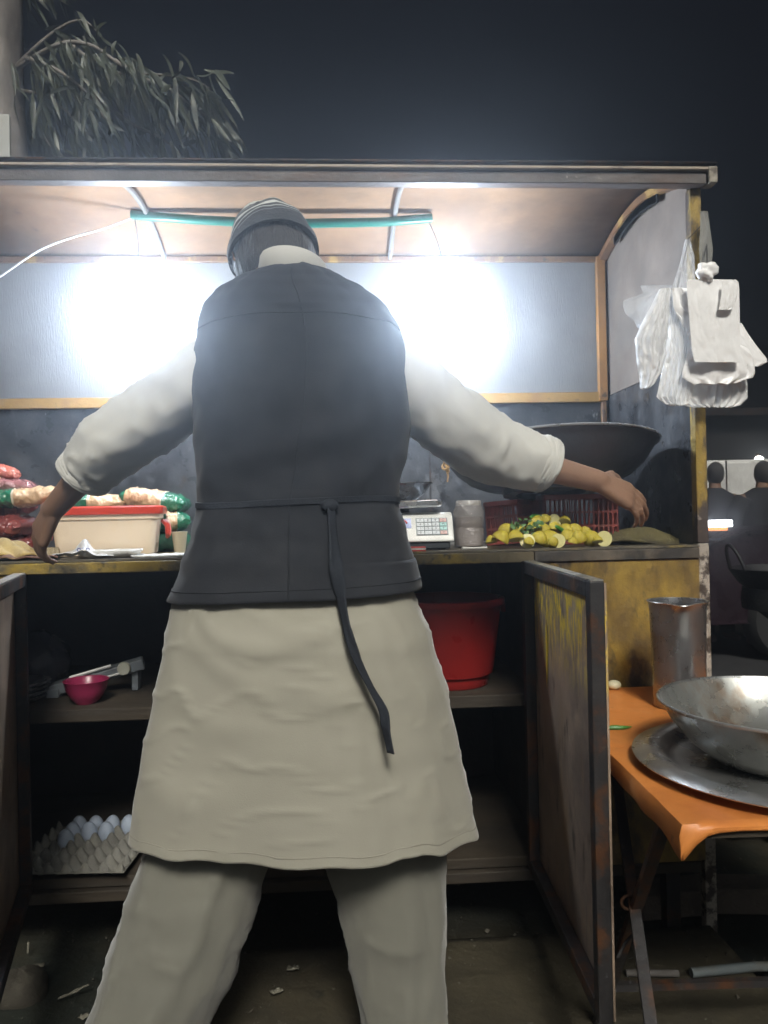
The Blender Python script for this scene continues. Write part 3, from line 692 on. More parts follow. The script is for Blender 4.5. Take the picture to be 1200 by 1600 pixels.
# ------------------------------------------------------------------ in the cupboard
bc = P(702, 1080, 2.17); bc.z = .6455
bk = thing('bucket', bc, 'large red plastic bucket on the middle shelf behind the man', 'bucket')
m_bucket = mat('red_bucket_plastic', (.25, .014, .012), [((.17,.012,.012), 5, .45, .65), ((.6,.2,.18), 60, .7, .75)], rough=.36, bump=.08, bscale=20, var=.12)
obj('body', MB().lathe([(.001, .0), (.108, .0), (.110, .002), (.112, .030), (.122, .033), (.126, .05), (.150, .225), (.146, .225), (.121, .05), (.105, .036), (.001, .034)], 48, c=bc), m_bucket, bk)
obj('rim', MB().lathe([(.148, .222), (.158, .222), (.160, .226), (.160, .238), (.157, .240), (.148, .240), (.146, .236), (.146, .224), (.148, .222)], 48, c=bc), m_bucket, bk)
hd = [bc+Vector((.160*math.cos(a), -.02+.150*math.sin(a)*.15-.0, .222-.05*math.sin(a))) for a in [PI*k/16 for k in range(17)]]
for sgn in (-1, 1):
    obj('ear', MB().box(bc+Vector((sgn*.157-.006, -.012, .195)), bc+Vector((sgn*.157+.006, .012, .222))), m_bucket, bk, bevel=.002)
bp_ = P(135, 1096, 2.075); bp_.z = .6455
obj('bowl', MB().lathe([(.001, 0), (.026, .0), (.027, .002), (.040, .015), (.051, .036), (.056, .058), (.058, .060), (.056, .061), (.053, .058), (.049, .037), (.038, .018), (.024, .005), (.001, .004)], 40, c=bp_), mat('pink_plastic', (.30, .025, .085), rough=.35, subs=.1), loc=bp_, label='pink plastic bowl on the middle shelf before the grey slicer', cat='bowl')
# slicer
s0 = P(80, 1080, 2.17); s0.z = .662; s1 = P(225, 1045, 2.22); 
s1.z = .72
slc = thing('vegetable_slicer', (s0.x, s0.y, .6455), 'long grey hand slicer with a round pale knob leaning on the shelf', 'slicer')
m_gp = mat('grey_blue_plastic', (.16, .18, .20), rough=.45, var=.2)
obj('body', MB().bar(s0, s1, .06, .030), m_gp, slc, bevel=.004)
dd = (s1-s0).normalized(); up = Vector((0,0,1))
obj('rail', MB().tube([s0+dd*.06+Vector((0,-.034,.022)), s0+dd*.17+Vector((0,-.034,.022))], .004, 8), m_white, slc)
obj('rail', MB().tube([s0+dd*.10+Vector((0,-.036,-.006)), s0+dd*.20+Vector((0,-.036,-.006))], .003, 8), m_white, slc)
kc = s0+dd*.205+Vector((0, -.033, .004))
obj('knob', MB().lathe([(.001, .010), (.017, .010), (.018, .006), (.018, 0), (.001, 0)], 24, m=Matrix.Rotation(R(90), 4, 'X'), c=kc), mat('cream_knob', (.50,.50,.42), rough=.5, var=.15), slc)
obj('foot', MB().box(Vector((s0.x-.004, s0.y-.03, .646)), Vector((s0.x+.03, s0.y+.03, .668))), m_gp, slc, bevel=.002)
obj('rear_foot', MB().box(Vector((s1.x-.03, s1.y-.02, .646)), Vector((s1.x-.012, s1.y+.02, s1.z-.004))), m_gp, slc, bevel=.002)
pc0 = P(30, 1080, 2.14)
for k in range(4):
    z0 = .6460+.0125*k
    obj('steel_plate', MB().lathe([(.001, 0), (.055, 0), (.070, .009), (.075, .0095), (.075, .0115), (.069, .011), (.054, .002), (.001, .002)], 36, c=(pc0.x+.002*k, 2.14, z0)), mat('dull_steel_plate', (.42,.42,.46), rough=.3, metal=.7), loc=(pc0.x, 2.14, z0), label=['lowest','second lowest','second highest','topmost'][k]+' steel plate of the stack left on the middle shelf', cat='plate', group='stacked steel plates')
bgc = P(62, 1040, 2.34); bgc.z = .646
me = MB(); rings = []
for i in range(15):
    t = i/14; z = .005+.15*t; r_ = .085*(math.sin(PI*min(.96, t*.8+.16))**.7)
    rings.append([bgc+Vector((math.cos(a)*r_*(1+.16*noise.noise(Vector((a*1.5, t*4, 3)))+.08*math.sin(a*7+t*5)), math.sin(a)*r_*(1+.1*math.sin(a*5+t*8)), z)) for a in [2*PI*k/36 for k in range(36)]])
me.loft(rings); obj('plastic_sack', me, mat('dark_clear_film', (.07,.07,.09), rough=.25, var=.3, bump=.5, bscale=30), loc=bgc, label='dark crumpled plastic sack at the back of the middle shelf', cat='sack')
# egg tray
ec = P(138, 1345, 2.125); ec.z = .2225
pitch = .0465; N6 = 6; half = pitch*N6/2
ER = Matrix.Translation(ec) @ Matrix.Rotation(R(-4), 4, 'Z')
rows = []; n_ = 84
for j in range(n_+1):
    r_ = []
    for i in range(n_+1):
        x = -half-.008+(2*half+.016)*i/n_; y = -half-.008+(2*half+.016)*j/n_
        gx = math.cos(2*PI*(x+half)/pitch); gy = math.cos(2*PI*(y+half)/pitch)
        z = .020 + .009*(gx+gy) + .006*gx*gy
        z = max(z, .004); z = .004+ (z-.004)
        ed = max(abs(x), abs(y))
        if ed > half: z = .022 + .0*z + (.018*max(0, (gx if abs(y) > abs(x) else gy)) if ed < half+.004 else 0)
        z += .0012*noise.noise(Vector((x*60, y*60, 0)))
        r_.append(ER @ Vector((x, y, z)))
    rows.append(r_)
m_pulp = mat('grey_paper_pulp', (.20, .195, .175), [((.27,.26,.22), 18, .5, .66)], rough=.95, bump=.5, bscale=160)
obj('egg_tray', MB().grid(rows), m_pulp, loc=ec, solid=.002, label='grey paper pulp egg tray on the bottom shelf', cat='egg tray')
m_egg = mat('egg_shell', (.36, .42, .52), rough=.5, var=.05)
er = []
for i in range(17):
    a = -PI/2+PI*i/16; r_ = .0215*max(math.cos(a), .01)*(1-.10*math.sin(a)); er.append((r_, .0285*math.sin(a)))
elab = {(1,3):'white egg nearest the front left of the eggs',(1,4):'white egg in the left column, middle row',(1,5):'white egg in the left column, back row',(2,4):'white egg second from left in the middle row',(2,5):'white egg second from left in the back row',(3,4):'white egg at the right end of the middle row',(3,5):'white egg third from left in the back row',(4,5):'white egg at the right end of the back row, half hidden'}
e0 = None
for (i, j), lb in elab.items():
    p = ER @ Vector((-half+pitch*(i+.5), -half+pitch*(j+.5), .008+.0285))
    if e0 is None:
        e0 = obj('egg', MB().lathe(er, 24, cap=True), m_egg); o = e0
    else:
        o = e0.copy(); C.objects.link(o)
    o.location = p; o.rotation_euler = (R(random.uniform(-8, 8)), R(random.uniform(-8, 8)), 0)
    tag(o, lb, 'egg', 'white eggs in the pulp tray')

# ------------------------------------------------------------------ orange table
ZT = .665
A = PZ(1066, 1289, ZT); B = PZ(960, 1197, ZT)
dv = Vector((.497-.470, 1.966-1.345, 0)).normalized()
depth = (1.958-A.y)/dv.y
wv = Vector((dv.y, -dv.x, 0)); W = .85
tb = thing('folding_table', A+dv*depth/2+wv*W/2-Vector((0,0,ZT)), 'folding table covered with an orange plastic sheet on black metal legs', 'table')
m_or = mat('orange_plastic_sheet', (.66, .235, .055), [((.50,.16,.04), 4, .48, .68), ((.25,.10,.04), 26, .62, .72), ((.68,.30,.12), 12, .62, .74)], rough=.42, bump=.12, bscale=14, var=.12)
def T(u, v, z): return A+dv*v+wv*u+Vector((0,0,z-ZT))
def tabsheet():
    mb = MB(); nu, nv = 50, 50; rows = []
    for j in range(-3, nv+4):
        r_ = []
        for i in range(-3, nu+4):
            u = W*min(max(i, 0), nu)/nu; v = depth*min(max(j, 0), nv)/nv
            ex = max(0, -i, i-nu)/3; ey = max(0, -j, j-nv)/3
            cornr = math.exp(-(u/.022)**2)*math.exp(-(v/.05)**2)
            drop = max(.034*ex*(1+.45*cornr), .009*ey) if i >= 0 or True else 0
            if ey and j < 0: drop = max(drop, (.009+.040*math.exp(-(u/.020)**1.5))*ey)
            if ex and ey: drop = max(drop, .034+.016*ey if (i < 0 and j < 0) else .02)
            off = .004*min(1, (max(ex, ey)*3))
            uu = u+(off if i > nu else (-off if i < 0 else 0)); vv = v+(off if j > nv else (-off if j < 0 else 0))
            z = ZT-drop+.0012*noise.noise(Vector((u*14, v*14, 0)))
            if ex or ey: 
                q = noise.noise(Vector((u*11, v*11, 7))); uu += .004*q*(1 if ex else 0); vv += .005*q*(1 if ey else 0); z += .004*q*max(ex, ey)
            r_.append(T(uu, vv, z))
        rows.append(r_)
    return mb.grid(rows)
obj('table_cover', tabsheet(), m_or, tb, solid=.0016)
obj('table_top', MB().loft([[T(.004,.004,ZT-.022),T(W-.004,.004,ZT-.022),T(W-.004,depth-.004,ZT-.022),T(.004,depth-.004,ZT-.022)],[T(.004,.004,ZT-.003),T(W-.004,.004,ZT-.003),T(W-.004,depth-.004,ZT-.003),T(.004,depth-.004,ZT-.003)]]), m_wood, tb, smooth=False)
def legline(p, q):
    d = (q-p).normalized(); g0 = p+d*((0.004-p.z)/d.z); return p, g0
lt1, lf1 = legline(P(1030, 1310, 1.22), P(990, 1430, 1.36))
lt2, lf2 = legline(P(968, 1250, 1.52), P(1016, 1595, 1.20))
lf1.y = min(lf1.y, 1.80)
up_ = Vector((0,0,ZT-.024))
for (a, b) in ((lt1, lf1), (lt2, lf2)):
    a2 = a+(a-b).normalized()*((ZT-.024-a.z)/((a-b).normalized().z))
    for s_, nm in ((0, 1), (W-.10, 2)):
        obj('leg', MB().bar(a2+wv*s_, b+wv*s_, .020, .012), m_iron, tb, smooth=False, bevel=.001)
hk = P(988, 1425, 1.36)
obj('latch', MB().tube([hk+Vector((-.012+.012*math.cos(a), -.012, .024+.012*math.sin(a))) for a in [k*2*PI/12 for k in range(11)]]+[hk+Vector((0,-.012,-.03)), hk+Vector((-.018,-.014,-.045)), hk+Vector((-.034,-.016,-.07))], .003, 7), m_iron, tb)
mid = lf2+Vector((0,0,.16))
obj('stretcher', MB().bar(lf1.lerp(lt1, .28), lf1.lerp(lt1, .28)+wv*(W-.10), .014, .014), m_iron, tb, smooth=False)

# tray + bowl on table
tcn = T(0, 0, ZT); 
TC = PZ(1242, 1183, ZT+.02); TC.z = ZT+.0035
m_alu = mat('worn_aluminium', (.52, .53, .53), [((.36,.36,.36), 6, .45, .66), ((.62,.62,.60), 22, .6, .72)], rough=.30, rvar=.10, metal=.85, bump=.12, bscale=16)
tr = obj('serving_tray', MB().lathe([(.001, .002), (.195, .002), (.210, .006), (.224, .016), (.242, .021), (.262, .017), (.269, .014), (.270, .016), (.263, .0195), (.242, .0235), (.222, .0185), (.208, .0085), (.193, .0045), (.001, .0045)], 80, c=TC), m_alu, loc=TC, label='wide round aluminium tray under the bowl on the orange table', cat='tray')
BC = TC+Vector((.000, .020, .0052))
m_bowl = mat('greasy_steel_bowl', (.46, .47, .45), [((.32,.20,.11), 9, .52, .68, (1,1,.18)), ((.58,.58,.54), 12, .55, .7, (1,1,.3))], rough=.30, metal=.75, bump=.08, bscale=20)
bwl = thing('mixing_bowl', BC, 'greasy steel mixing bowl standing on the aluminium tray', 'bowl')
obj('bowl_wall', MB().lathe([(.001, 0), (.110, 0), (.130, .005), (.162, .028), (.194, .066), (.213, .100), (.210, .101), (.191, .068), (.159, .032), (.128, .010), (.108, .0035), (.001, .003)], 72, c=BC), m_bowl, bwl)
obj('rim', MB().tube([BC+Vector((.215*math.cos(a), .215*math.sin(a), .1015)) for a in [2*PI*k/72 for k in range(73)]], .0032, 8), m_alu, bwl)
# jug
JC = PZ(1062, 1104, ZT); JC.z = ZT+.002
m_jug = mat('brushed_steel_jug', (.36, .36, .37), [((.22,.17,.14), 5, .5, .7)], rough=.30, metal=.85, bump=.1, bscale=30)
def jugr(z): return .047+.004*z/.2
jr = []
prof = [(.001,0),(.046,0),(.048,.003),(.0485,.05),(.0495,.12),(.051,.18),(.0525,.192),(.0545,.198)]
rings = []
for (r_, z) in prof+[(.051,.198),(.049,.185),(.0475,.12),(.0465,.006),(.001,.004)]:
    ring = []
    for k in range(48):
        a = 2*PI*k/48; rr = r_
        if z > .18 and r_ > .03: rr += .010*math.exp(-((a-PI*1.42)/.28)**2)*((z-.18)/.018)
        ring.append(JC+Vector((rr*math.cos(a), rr*math.sin(a), z+(.003*math.exp(-((a-PI*1.42)/.3)**2)*-1 if z > .19 else 0))))
    rings.append([JC+(p-JC)*1.22 for p in ring])
jg = thing('steel_jug', JC, 'tall dull steel jug with a pouring lip on the orange table', 'jug')
obj('body', MB().loft(rings, cap=False), m_jug, jg)
obj('rim', MB().tube([v for v in rings[7]]+[rings[7][0]], .0018, 6), m_alu, jg)
vg = PZ(968, 1141, ZT)
obj('green_chilli', MB().tube([vg+Vector((-.03+.008*k, .002*math.sin(k), .006)) for k in range(8)], [.002,.004,.0045,.0045,.004,.0035,.0025,.001], 8), mat('chilli_green', (0,0,0)), loc=vg, label='green chilli lying on the orange table by the cupboard door', cat='chilli')
on = PZ(962, 1078, ZT)+Vector((-.004,0,.013))
obj('onion_piece', MB().ell(on, (.018,.016,.012), 18), mat('pale_onion', (.62,.60,.42), rough=.4, subs=.1), loc=on, label='pale onion piece on the far corner of the orange table', cat='onion')

# ------------------------------------------------------------------ wok stove at the right
WC = P(1236, 888, 2.45)
wk = thing('wok', (WC.x, WC.y, WC.z-.13), 'black round wok with ring handles on a stove beyond the table', 'wok')
m_blk = mat('sooty_black_iron', (.018, .018, .02), [((.05,.045,.04), 20, .6, .7)], rough=.55, metal=.5, bump=.4)
obj('bowl', MB().lathe([(.001,-.125),(.05,-.120),(.11,-.09),(.160,-.045),(.19,0),(.193,.002),(.186,.003),(.155,-.043),(.108,-.084),(.05,-.112),(.001,-.116)], 56, c=WC), m_blk, wk)
obj('oil', MB().lathe([(.001,-.022),(.168,-.022)], 48, c=WC), mat('pale_cooking_oil', (.30,.28,.20), [((.45,.44,.38), 12, .5, .65)], rough=.12), wk)
for sg in (-1, 1):
    hh = [WC+Vector((sg*(.190+.028*math.sin(a)), .045*math.cos(a)-.02, .002+.080*math.sin(a))) for a in [PI*k/14 for k in range(15)]]
    obj('handle', MB().tube(hh, .006, 8), m_blk, wk)
st = thing('stove_stand', (WC.x, WC.y, 0), 'black iron burner stand holding the wok right of the stall', 'stove')
obj('burner_ring', MB().lathe([(.12,-.13),(.15,-.13),(.152,-.10),(.147,-.062),(.13,-.062),(.12,-.10),(.12,-.13)], 36, c=WC), m_blk, st)
obj('post', MB().tube([(WC.x,WC.y,.05),(WC.x,WC.y,WC.z-.13)], .055, 16), m_blk, st)
obj('burner_cup', MB().lathe([(.056,-.18),(.12,-.129)], 24, c=WC, cap=True), m_blk, st)
for a in (.5, 2.6, 4.7):
    obj('leg', MB().tube([(WC.x,WC.y,.12),(WC.x+.2*math.cos(a),WC.y+.2*math.sin(a),.01)], .012, 8), m_blk, st)

# ------------------------------------------------------------------ hanging bags
def drape(rows, Y, thick, pleat, npl, seed, nx=44, sharp=.5, ycurve=.0):
    """closed hanging bag; rows = [(py, pxl, pxr[, depth scale])] in photo units at depth Y, interpolated down the bag"""
    pts_f, pts_b = [], []
    K = []
    for a in range(len(rows)-1):
        r0, r1 = rows[a], rows[a+1]; m_ = max(2, int((r1[0]-r0[0])/4))
        for k in range(m_): 
            t = k/m_; K.append([r0[i]+(r1[i]-r0[i])*t for i in range(3)])
    K.append(list(rows[-1][:3])); h0, h1 = rows[0][0], rows[-1][0]
    for (py, xl, xr) in K:
        v = (py-h0)/(h1-h0); f, b = [], []
        for i in range(nx+1):
            u = i/nx; q = P(xl+(xr-xl)*u, py, Y)
            e = math.sin(PI*u)**.6
            pl_ = pleat*(math.sin(u*PI*npl+seed+1.3*noise.noise(Vector((u*3, v*2, seed))))+.5*noise.noise(Vector((u*npl*.9, v*3, seed+4))))*(.25+.75*v)
            th = thick*e*(.35+.65*math.sin(PI*min(1, v*.9+.08)))
            cr = (.003*noise.noise(Vector((u*5+seed, v*5, seed*2)))+.005*max(0, 1-2.4*abs(noise.noise(Vector((u*4+seed+v, v*5-u*2, 6)))))**4-.004*max(0, 1-2.4*abs(noise.noise(Vector((u*3-v*2+seed, v*4+3, 2)))))**4)*(.35 if npl < 4 else 1)
            z_ = .5*pl_ if v > .96 else 0
            f.append(q+Vector((0, -th/2+pl_*e+cr+ycurve*v, z_))); b.append(q+Vector((0, th/2+pl_*e*.7-cr+ycurve*v, z_)))
        f[0] = b[0] = (f[0]+b[0])/2; f[-1] = b[-1] = (f[-1]+b[-1])/2
        pts_f.append(f); pts_b.append(b)
    mb = MB(); rings = [f+b[1:-1][::-1] for f, b in zip(pts_f, pts_b)]
    return mb.loft(rings)
m_bag = mat('white_bag_film', (.94, .94, .95), rough=.26, rvar=.08, bump=.3, bscale=18, bstretch=(1,1,.8), var=.04, subs=.0)
m_bag2 = mat('thin_bag_film', (.93, .94, .95), rough=.24, alpha=.66, bump=.7, bscale=34, bstretch=(1,1,.25), var=.05)
m_clear = mat('clear_bag_film', (.80, .82, .86), rough=.18, alpha=.38, bump=.6, bscale=24, bstretch=(1,1,.4), var=.05)
YBg = 1.93
gb = 'carrier bags hanging from the stall pillar'
def bagobj(name, mb, m, label, top, **k):
    return obj(name, mb, m, loc=P(top[0], top[1], YBg), label=label, cat='plastic bag', group=gb, **k)
fr_ = bagobj('carrier_bag', drape([(437,1076,1150),(441,1073,1154),(450,1073,1155),(500,1077,1156),(545,1081,1157),(560,1084,1158),(566,1086,1157)], 1.875, .009, .0008, 3, 1), m_bag, 'front bundle of folded white carrier bags, brightest and topmost', (1103, 410))
kb = MB(); kq = P(1103, 426, 1.875)
rings = []
for i in range(25):
    a = -PI/2+PI*i/24; ring = []
    for k in range(40):
        t = 2*PI*k/40; d = Vector((math.cos(a)*math.cos(t), math.cos(a)*math.sin(t), math.sin(a)))
        r_ = 1+.55*N3(d.x*1.3, d.y*1.3, d.z*1.3+4)+.14*max(0, 1-2.5*abs(N3(d.x*1.6+7, d.y*1.6, d.z*1.6)))**2
        ring.append(kq+Vector((d.x*.024*r_, d.y*.017*r_, d.z*.023*r_)))
    rings.append(ring)
obj('crumpled_neck', kb.loft(rings), mat('neck_film', (.92,.92,.93), rough=.25, bump=.2, bscale=30, var=.03), fr_, auto=False)
obj('handle_strip', drape([(440,1128,1154),(460,1127,1153),(478,1124,1147),(484,1123,1141)], 1.855, .006, .0005, 2, 2, nx=12), m_bag, fr_)
bagobj('carrier_bag', drape([(450,1050,1090),(480,1052,1120),(530,1078,1160),(560,1072,1178),(582,1066,1180),(590,1066,1176),(600,1085,1150)], 1.905, .018, .004, 5, 5), m_bag, 'white carrier bag crumpled just behind the folded front bundle', (1090, 450))
bagobj('carrier_bag', drape([(505,1130,1159),(520,1120,1168),(540,1110,1182),(560,1100,1198),(566,1140,1199),(572,1150,1186)], 1.925, .010, .002, 3, 8), m_bag, 'white carrier bag corner sticking out to the right', (1145, 505))
bagobj('carrier_bag', drape([(520,1078,1150),(560,1072,1160),(600,1062,1168),(622,1056,1168),(632,1064,1158),(636,1085,1142)], 1.945, .022, .0045, 17, 3, nx=90), m_bag2, 'pleated stack of thin white bags hanging lowest on the right', (1110, 520))
bagobj('carrier_bag', drape([(455,1042,1078),(480,1041,1080),(520,1043,1086),(560,1038,1085),(600,1030,1082),(620,1026,1080),(630,1036,1076),(633,1050,1066)], 1.93, .030, .005, 15, 7, nx=90), m_bag2, 'pleated stack of thin white bags hanging lowest on the left', (1060, 455))
bagobj('clear_bag', drape([(374,1071,1077),(384,1068,1080),(400,1065,1085),(425,1058,1086),(455,1048,1088),(470,1045,1084)], 1.925, .012, .003, 9, 4), m_clear, 'clear plastic bag neck gathered to a point by the pillar', (1074, 374))
bagobj('clear_bag', drape([(452,1030,1048),(480,1016,1046),(510,1000,1044),(530,992,1042),(555,994,1040),(580,997,1034),(600,1000,1022),(607,1001,1012)], 1.91, .045, .004, 7, 9), mat('milky_bag_film', (.86,.87,.89), rough=.25, alpha=.72, bump=.6, bscale=24), 'puffed milky clear bag hanging at the far left of the bundle', (1040, 452))
bagobj('clear_bag', drape([(446,1000,1050),(458,1005,1046),(470,974,1040),(478,973,1030),(490,977,1020),(500,990,1010),(512,996,1002)], 1.94, .02, .005, 4, 12), mat('very_clear_film', (.75,.78,.82), rough=.2, alpha=.26, bump=.6, bscale=24), 'nearly transparent bag flaring out above the milky one', (1025, 446))
hkp = P(1100, 345, 1.955)
hook = MB().tube([P(1100, 330, 1.97), P(1104, 380, 1.95), P(1105, 410, 1.885), P(1104, 424, 1.875), P(1100, 420, 1.87)], .0016, 6)
hook.tube([P(1098, 350, 1.97), P(1076, 372, 1.93), P(1074, 384, 1.925)], .0014, 6)
hook.tube([P(1074, 384, 1.925), P(1060, 440, 1.93), P(1056, 462, 1.93)], .0014, 6)
obj('wire_hook', hook, m_iron, loc=hkp, label='thin wire hook on the pillar carrying the bags', cat='hook')
nb = drape([(330,1094,1106),(360,1094,1110),(390,1092,1114),(414,1094,1112)], 1.945, .004, .001, 3, 13, nx=14)
bagobj('clear_bag', nb, mat('dirty_film_strip', (.35,.35,.33), rough=.4, alpha=.5), 'dull clear strip of film hanging above the front bundle', (1100, 330))

# ------------------------------------------------------------------ person
YP = 1.50
pbase = P(470, 800, YP); pbase.z = 0
person = thing('person', pbase, 'man seen from behind in dark waistcoat, long beige shirt and patterned cap, arms spread', 'person')
m_skin = mat('brown_skin', (.27, .155, .10), rough=.5, var=.12, subs=.08, bump=.1, bscale=120)
sR = P(592, 560, 1.53); sLf = P(350, 565, 1.53)
eR = P(768, 708, 1.62); eL = P(168, 700, 1.60)
wR = P(935, 752, 1.66); wL = P(84, 795, 1.71)
hc_ = P(428, 402, 1.600)
HM = Matrix.Translation(hc_) @ Matrix.Rotation(R(6), 4, 'Z') @ Matrix.Rotation(R(-34), 4, 'X') @ Matrix.Rotation(R(-6), 4, 'Y')
bm_ = MB()
neckb = P(452, 470, 1.53)
bm_.caps(neckb+Vector((0,.0,-.05)), HM @ Vector((0,-.015,-.07)), .062, .056)
# head with a face turned towards the stall (+y)
def head(mb, M_, s=1.0, grow=0.0):
    n1, n2 = 40, 30; rings = []
    for i in range(n2+1):
        a = -PI/2+PI*i/n2; ring = []
        for j in range(n1):
            t = 2*PI*j/n1
            d = Vector((math.cos(t)*math.cos(a), math.sin(t)*math.cos(a), math.sin(a)))
            p = Vector((d.x*.076, d.y*.096, d.z*.112))
            if d.z < 0:
                p.x *= 1-.28*(-d.z)**1.3; p.y = p.y*(1-.18*(-d.z)) + (.012*(-d.z))
            if d.y > 0:
                g_ = lambda cx, cz, w1, w2: math.exp(-((p.x-cx)/w1)**2-((p.z-cz)/w2)**2)
                p.y += (.022*g_(0,-.022,.010,.018)+.010*g_(0,.0,.008,.02)+.006*g_(0,-.058,.022,.008)-.009*g_(.031,.004,.014,.009)-.009*g_(-.031,.004,.014,.009)+.005*g_(0,.026,.05,.009)+.010*g_(0,-.092,.02,.014)-.003*g_(0,-.050,.02,.004))
            p *= (s); 
            if grow: p += d*grow
            ring.append(M_ @ p)
        rings.append(ring)
    mb.loft(rings)
head(bm_, HM)
for sg in (-1, 1):
    for k in range(4):
        bm_.caps(HM @ Vector((sg*.076, -.006-.006*k+.012, .018-.014*k)), HM @ Vector((sg*.084, -.016, .016-.013*k)), .006, .0045)
# trunk
bm_.ell(P(470, 560, 1.53), (.13, .07, .19), 24); bm_.ell(P(462, 860, 1.52), (.12, .08, .15), 24)
bm_.caps(P(466, 560, 1.53), P(464, 850, 1.52), .085, .085)
bm_.caps(sLf+Vector((.02,0,0)), sR-Vector((.02,0,0)), .055, .055)
# arms
bm_.caps(sR, eR, .046, .038); bm_.caps(eR, wR, .038, .025)
bm_.caps(sLf, eL, .046, .038); bm_.caps(eL, wL, .038, .025)
def hand(mb, wr, d, nrm, side, curl, spread=1.0):
    """d: along the hand; nrm: back of hand; side: +1/-1 thumb side"""
    d = d.normalized(); nrm = (nrm-d*nrm.dot(d)).normalized(); s_ = d.cross(nrm)*side
    for k, o_ in enumerate((.028, .010, -.009, -.026)):
        kn_ = wr + d*(.088-.004*abs(k-1)) + s_*o_
        mb.caps(wr+d*.012+s_*o_*.45, kn_, .0165, .0125)
        L_ = (.040, .045, .042, .033)[k]; r0 = (.0088, .0092, .0088, .0078)[k]
        p = kn_; ang = 0; dirf = (d+s_*(.16*spread*(1.5-k)*.5)).normalized()
        for q in range(3):
            ang += curl[k]*(.7 if q == 0 else 1)
            dr = (dirf*math.cos(ang)-nrm*math.sin(ang)).normalized(); e = p+dr*L_*(1, .68, .55)[q]
            mb.caps(p, e, r0*(1-.08*q), r0*(.92-.10*q)); p = e
    p = wr+d*.020+s_*.020
    for q, (l, r0) in enumerate(((.042, .0145), (.034, .0108), (.027, .0095))):
        dr = (d*(.62+.12*q)+s_*(.78-.26*q)-nrm*(.25+.1*q)).normalized(); e = p+dr*l; mb.caps(p, e, r0, r0*.85); p = e
hand(bm_, wR, (wR-eR).normalized()+Vector((.1,.1,-.25)), Vector((.1,-.75,.6)), -1, (.28,.33,.38,.45))
hand(bm_, wL, (wL-eL).normalized()+Vector((-.05,.15,-.4)), Vector((-.3,-.8,.45)), 1, (.30,.36,.42,.48))
# legs and feet
hR = P(555, 960, 1.52); hL = P(385, 960, 1.52)
kR = P(608, 1400, 1.52); kL = P(300, 1400, 1.47)
aR = P(635, 1640, 1.53); aR.z = .09; aL = P(215, 1640, 1.43); aL.z = .09
for h, k, a in ((hR, kR, aR), (hL, kL, aL)):
    bm_.caps(h, k, .082, .054); bm_.caps(k, a, .052, .036)
    f0 = a+Vector((0, -.035, -.055)); f1 = a+Vector((.0, .13, -.065))
    bm_.caps(a+Vector((0,0,-.01)), f0, .034, .028); bm_.caps(f0, f1, .028, .020); bm_.caps(a, a+Vector((0,.08,-.055)), .032, .024)
    for q in range(5):
        bm_.caps(f1+Vector((-.026+.013*q, -.01, 0)), f1+Vector((-.030+.015*q, .030-.004*abs(q-1), -.004)), .010, .008)
for (a, b) in ((aR, 0), (aL, 0)): pass
bm_.v = [Vector((v.x, v.y, max(v.z, .014))) for v in bm_.v]
tmp = obj('tmp_body', bm_, m_skin, auto=False)
md = tmp.modifiers.new('r', 'REMESH'); md.mode = 'VOXEL'; md.voxel_size = .0048; md.use_smooth_shade = True
md = tmp.modifiers.new('s', 'SMOOTH'); md.iterations = 5; md.factor = .5
bpy.context.view_layer.update()
me = bpy.data.meshes.new_from_object(tmp.evaluated_get(dg())); me.name = 'body'
me.transform(Matrix.Translation(-pbase))
bpy.data.objects.remove(tmp)
body = bpy.data.objects.new('body', me); C.objects.link(body); body.parent = person
# eyes
for sg in (-1, 1):
    obj('eye', MB().ell(HM @ Vector((sg*.031, .083, .004)), (.0095, .0095, .0095), 14), mat('eye_white', (.6,.58,.55), rough=.2), person)
# hair: shell over back and sides below the cap
def shell(M_, grow, zlo, zhi, ylim, nz_=16, n=56, wob=.002, freq=30):
    rings = []
    for i in range(nz_+1):
        z = zlo+(zhi-zlo)*i/nz_; ring = []
        for j in range(n):
            t = 2*PI*j/n; s_ = max(-1, min(1, z/.112)); rr = math.sqrt(max(0.0, 1-s_*s_))
            gx = (.076+grow)*rr; gy = (.096+grow)*rr
            if z < 0: gx *= 1-.10*(-s_); 
            q = Vector((gx*math.cos(t), gy*math.sin(t), z*(1+grow/.112)))
            if q.y > ylim: q.y = ylim
            q += Vector((math.cos(t), math.sin(t), 0))*wob*noise.noise(Vector((math.cos(t)*freq*.2, math.sin(t)*freq*.2, z*60)))
            ring.append(M_ @ q)
        rings.append(ring)
    return MB().loft(rings)
hr = shell(HM, .009, -.082, .06, .035, wob=.005, freq=70)
obj('hair', hr, mat('black_hair', (.018,.016,.016), rough=.6, bump=.9, bscale=90, bstretch=(1,1,.15), sheen=.2), person)
